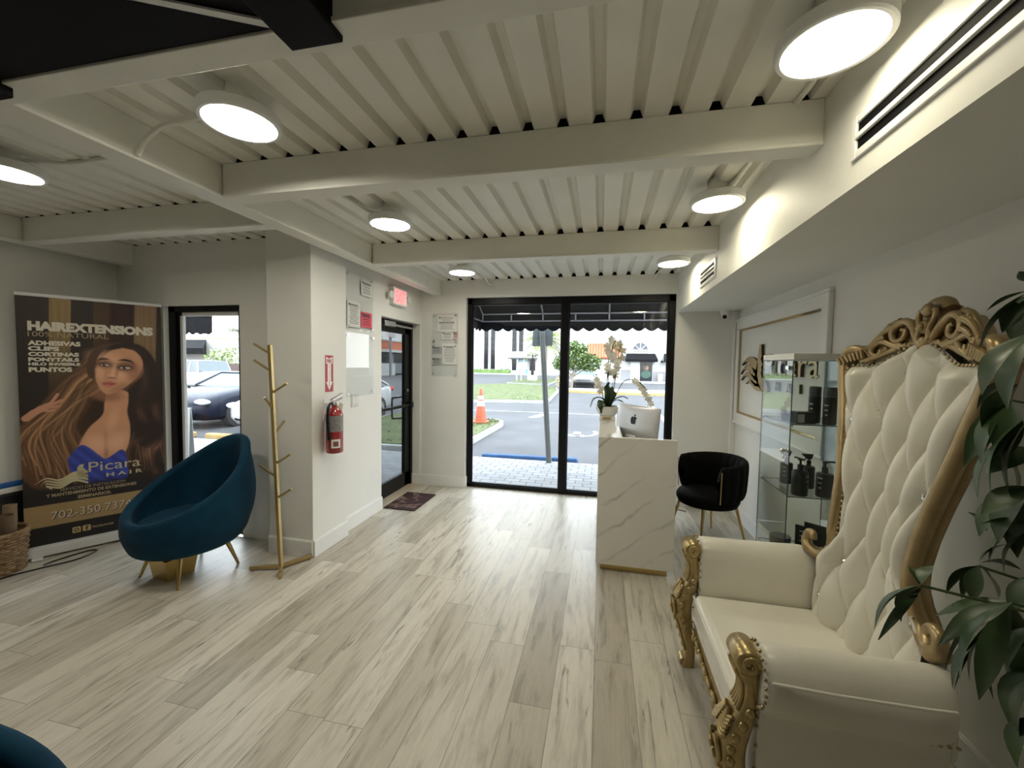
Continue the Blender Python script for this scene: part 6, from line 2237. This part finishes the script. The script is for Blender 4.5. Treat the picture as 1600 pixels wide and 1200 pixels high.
# ------------------------------------------------------------------ camera dome, corner trim
t = thing('security_camera', 'small white turret security camera under the soffit in the far corner', 'camera', (1.255, 4.70, 2.155))
MB().lathe([(.052, 0), (.052, -.020), (.045, -.035), (.040, -.050)][::-1], 24).build('mount', m_white_plastic, t)
MB().ball((0, -.004, -.060), .040, 18, 12).build('turret', m_white_plastic, t)
MB().ball((-.012, -.030, -.072), .022, 14, 10).build('lens', m_plastic_black, t)
MB().box(1.365, 1.41, 4.765, WB, 0, 2.155).build('trim_corner', m_trim, kind=S, bevel=0.004)

# ------------------------------------------------------------------ money tree plant at the right edge
LEAVES = [(0.983, 1.22, 1.743, 0.945, 1.27, 1.703, 0.037), (1, 1.24, 1.742, 0.943, 1.28, 1.605, 0.068), (1.016, 1.26, 1.738, 0.973, 1.26, 1.648, 0.054), (1.009, 1.25, 1.771, 0.99, 1.25, 1.796, 0.034), (1.003, 1.24, 1.731, 0.99, 1.24, 1.607, 0.062), (0.94, 1.15, 1.639, 0.858, 1.15, 1.495, 0.089), (0.965, 1.18, 1.634, 0.933, 1.18, 1.462, 0.071), (1.052, 1.28, 1.585, 0.999, 1.33, 1.517, 0.048), (1.036, 1.3, 1.536, 0.984, 1.33, 1.448, 0.059), (1.004, 1.25, 1.521, 0.975, 1.3, 1.404, 0.063), (1.049, 1.32, 1.477, 0.957, 1.32, 1.296, 0.067), (1.017, 1.28, 1.474, 0.964, 1.28, 1.312, 0.075), (0.996, 1.25, 1.473, 0.987, 1.25, 1.325, 0.073), (1.048, 1.3, 1.454, 0.998, 1.3, 1.385, 0.049), (0.997, 1.22, 1.437, 0.942, 1.22, 1.253, 0.077), (0.986, 1.2, 1.432, 0.975, 1.2, 1.23, 0.079), (1.036, 1.33, 1.365, 1, 1.33, 1.206, 0.068), (1.02, 1.3, 1.353, 1.058, 1.3, 1.229, 0.067), (1.038, 1.25, 1.364, 0.959, 1.25, 1.294, 0.073), (1, 1.2, 1.279, 0.911, 1.2, 1.201, 0.067), (1.015, 1.22, 1.267, 0.965, 1.22, 1.127, 0.077), (1.013, 1.22, 1.259, 1.005, 1.22, 1.096, 0.074), (1.05, 1.32, 1.222, 1.001, 1.32, 1.108, 0.061), (1.021, 1.3, 1.218, 1.045, 1.3, 1.101, 0.067), (1.006, 1.2, 1.187, 0.936, 1.23, 1.171, 0.043), (1.039, 1.24, 1.182, 0.964, 1.24, 1.068, 0.073), (1.004, 1.2, 1.171, 0.966, 1.2, 1.056, 0.061), (1.038, 1.35, 1.114, 0.994, 1.35, 1.163, 0.046), (0.77, 1.16, 1.029, 0.669, 1.14, 0.914, 0.072), (0.777, 1.17, 1.025, 0.761, 1.2, 0.91, 0.057), (0.786, 1.18, 1.024, 0.841, 1.23, 1.052, 0.041), (0.797, 1.2, 1.011, 0.809, 1.26, 1.031, 0.032), (0.789, 1.18, 1.019, 0.702, 1.18, 0.866, 0.025), (0.927, 1.22, 1.067, 0.894, 1.26, 0.968, 0.032), (0.927, 1.22, 1.067, 0.914, 1.24, 0.97, 0.038), (0.914, 1.2, 1.075, 0.907, 1.2, 0.984, 0.047), (0.914, 1.2, 1.078, 0.957, 1.2, 0.999, 0.053), (0.929, 1.22, 1.074, 1.014, 1.22, 1.068, 0.041), (0.952, 1.25, 1.065, 1.008, 1.25, 1.118, 0.042), (0.917, 1.12, 1.029, 0.772, 1.1, 0.917, 0.052), (0.884, 1.08, 1.048, 0.773, 1.04, 0.884, 0.056), (0.934, 1.14, 1.017, 0.838, 1.17, 0.818, 0.05), (0.915, 1.12, 1.026, 0.871, 1.12, 0.791, 0.058), (0.934, 1.14, 1.014, 0.938, 1.17, 0.766, 0.056), (0.936, 1.14, 1.014, 0.99, 1.18, 0.816, 0.053), (0.952, 1.16, 1.014, 0.84, 1.21, 0.932, 0.039), (0.963, 1.17, 1.002, 0.888, 1.21, 0.743, 0.045), (0.936, 1.2, 0.916, 0.912, 1.2, 0.781, 0.057), (0.927, 1.18, 0.927, 0.979, 1.18, 0.785, 0.056), (0.917, 1.16, 0.946, 0.989, 1.16, 0.858, 0.055), (0.931, 1.2, 0.907, 0.878, 1.2, 0.756, 0.038), (0.94, 1.1, 0.989, 0.903, 1.1, 0.887, 0.056), (0.928, 1.08, 0.914, 0.903, 1.08, 0.763, 0.064), (0.904, 1.05, 0.904, 0.893, 1.05, 0.76, 0.054), (0.978, 1.15, 1.084, 0.943, 1.15, 0.988, 0.053), (0.909, 1.05, 0.82, 0.892, 1.05, 0.702, 0.054), (0.955, 1.12, 0.934, 0.934, 1.12, 0.855, 0.049)]
HUBS = [(0.77, 1.16, 1.029), (0.917, 1.12, 1.029), (0.927, 1.22, 1.067), (1.036, 1.3, 1.477), (0.992, 1.23, 1.74), (1.015, 1.22, 1.267), (0.936, 1.2, 0.916)]

m_leaf = mat('plant_leaf', (0.03, 0.07, 0.02), 0.38)
q = NT(m_leaf)
v = q.coord()
q.color(q.ramp(q.noise(v, 7, 3), [(0.3, (0.018, 0.040, 0.014)), (0.7, (0.050, 0.095, 0.030))]))
PL = thing('potted_plant', 'tall leafy green plant with long pointed leaves beside the throne', 'plant', (1.16, 1.08, 0))
PO = Vector((1.16, 1.08, 0))
MB().lathe([(.11, 0), (.12, .01), (.15, .24), (.155, .26), (.14, .26), (.13, .22), (.0005, .215)], 32, cap=True).build('pot', mat('plant_pot', (0.62, 0.60, 0.56), 0.5), PL)
tk = MB()
for k in range(3):
    tk.tube([(.022 * math.cos(2.1 * k + z * 5), .022 * math.sin(2.1 * k + z * 5), .21 + z) for z in np.linspace(0, 1.25, 24)], .016, 8)
tk.build('trunk', m_bark, PL)
lv = MB()


def leaflet(mb, B, Tp, w, sag=0.10, roll=0.0):
    B, Tp = Vector(B), Vector(Tp)
    d = Tp - B
    L = d.length
    t_ = d.normalized()
    s = t_.cross(Vector((0, 0, 1)))
    s = s.normalized() if s.length > 1e-4 else Vector((1, 0, 0))
    s = (Matrix.Rotation(roll, 4, t_) @ s)
    nn = s.cross(t_)
    n = 8
    vs, fs = [], []
    for i in range(n + 1):
        k = i / n
        ww = w * .5 * (math.sin(PI * k ** .88) ** 1.05 if 0 < k < 1 else 0) + .0008
        c = B + d * k + nn * (L * sag * math.sin(PI * k))
        vs += [c - s * ww + nn * ww * .28, c, c + s * ww + nn * ww * .28]
    for i in range(n):
        a = 3 * i
        fs += [(a, a + 1, a + 4, a + 3), (a + 1, a + 2, a + 5, a + 4)]
    mb.add([p - PO for p in vs], fs, 0, True)


lrng = random.Random(3)
for x0, y0, z0, x1, y1, z1, w in LEAVES:
    leaflet(lv, (x0, y0, z0), (x1, y1, z1), min(w * .78, .058), lrng.uniform(.04, .12), lrng.uniform(-.7, .7))
extra = []
for k in range(13):
    a = lrng.uniform(-1.9, 1.5)
    z = lrng.uniform(.75, 1.75)
    r = lrng.uniform(.10, .22)
    hub = Vector((min(1.30, 1.16 + r * math.cos(a)), 1.02 + r * math.sin(a) - .08, z))
    extra.append(hub)
    for j in range(6):
        b = 2 * PI * j / 6 + lrng.uniform(-.2, .2)
        tip = hub + Vector((.15 * math.cos(b), .15 * math.sin(b), lrng.uniform(-.13, -.02)))
        tip.x = min(tip.x, 1.385)
        leaflet(lv, hub, tip, .048, .08, lrng.uniform(-.4, .4))
lv.build('foliage', m_leaf, PL, sharp=180)
st_ = MB()
for h in [Vector(x) for x in HUBS] + extra:
    z0 = max(.9, min(1.42, h.z - .12))
    st_.tube([Vector((0, 0, z0)), (Vector((0, 0, z0)) + (h - PO)) * .5 + Vector((0, 0, .03 + z0 * .0)) if False else ((Vector((0, 0, z0)) + (h - PO)) * .5 + Vector((0, 0, .04))), h - PO], .0035, 6)
st_.build('petioles', mat('petiole_green', (0.06, 0.09, 0.03), 0.5), PL)
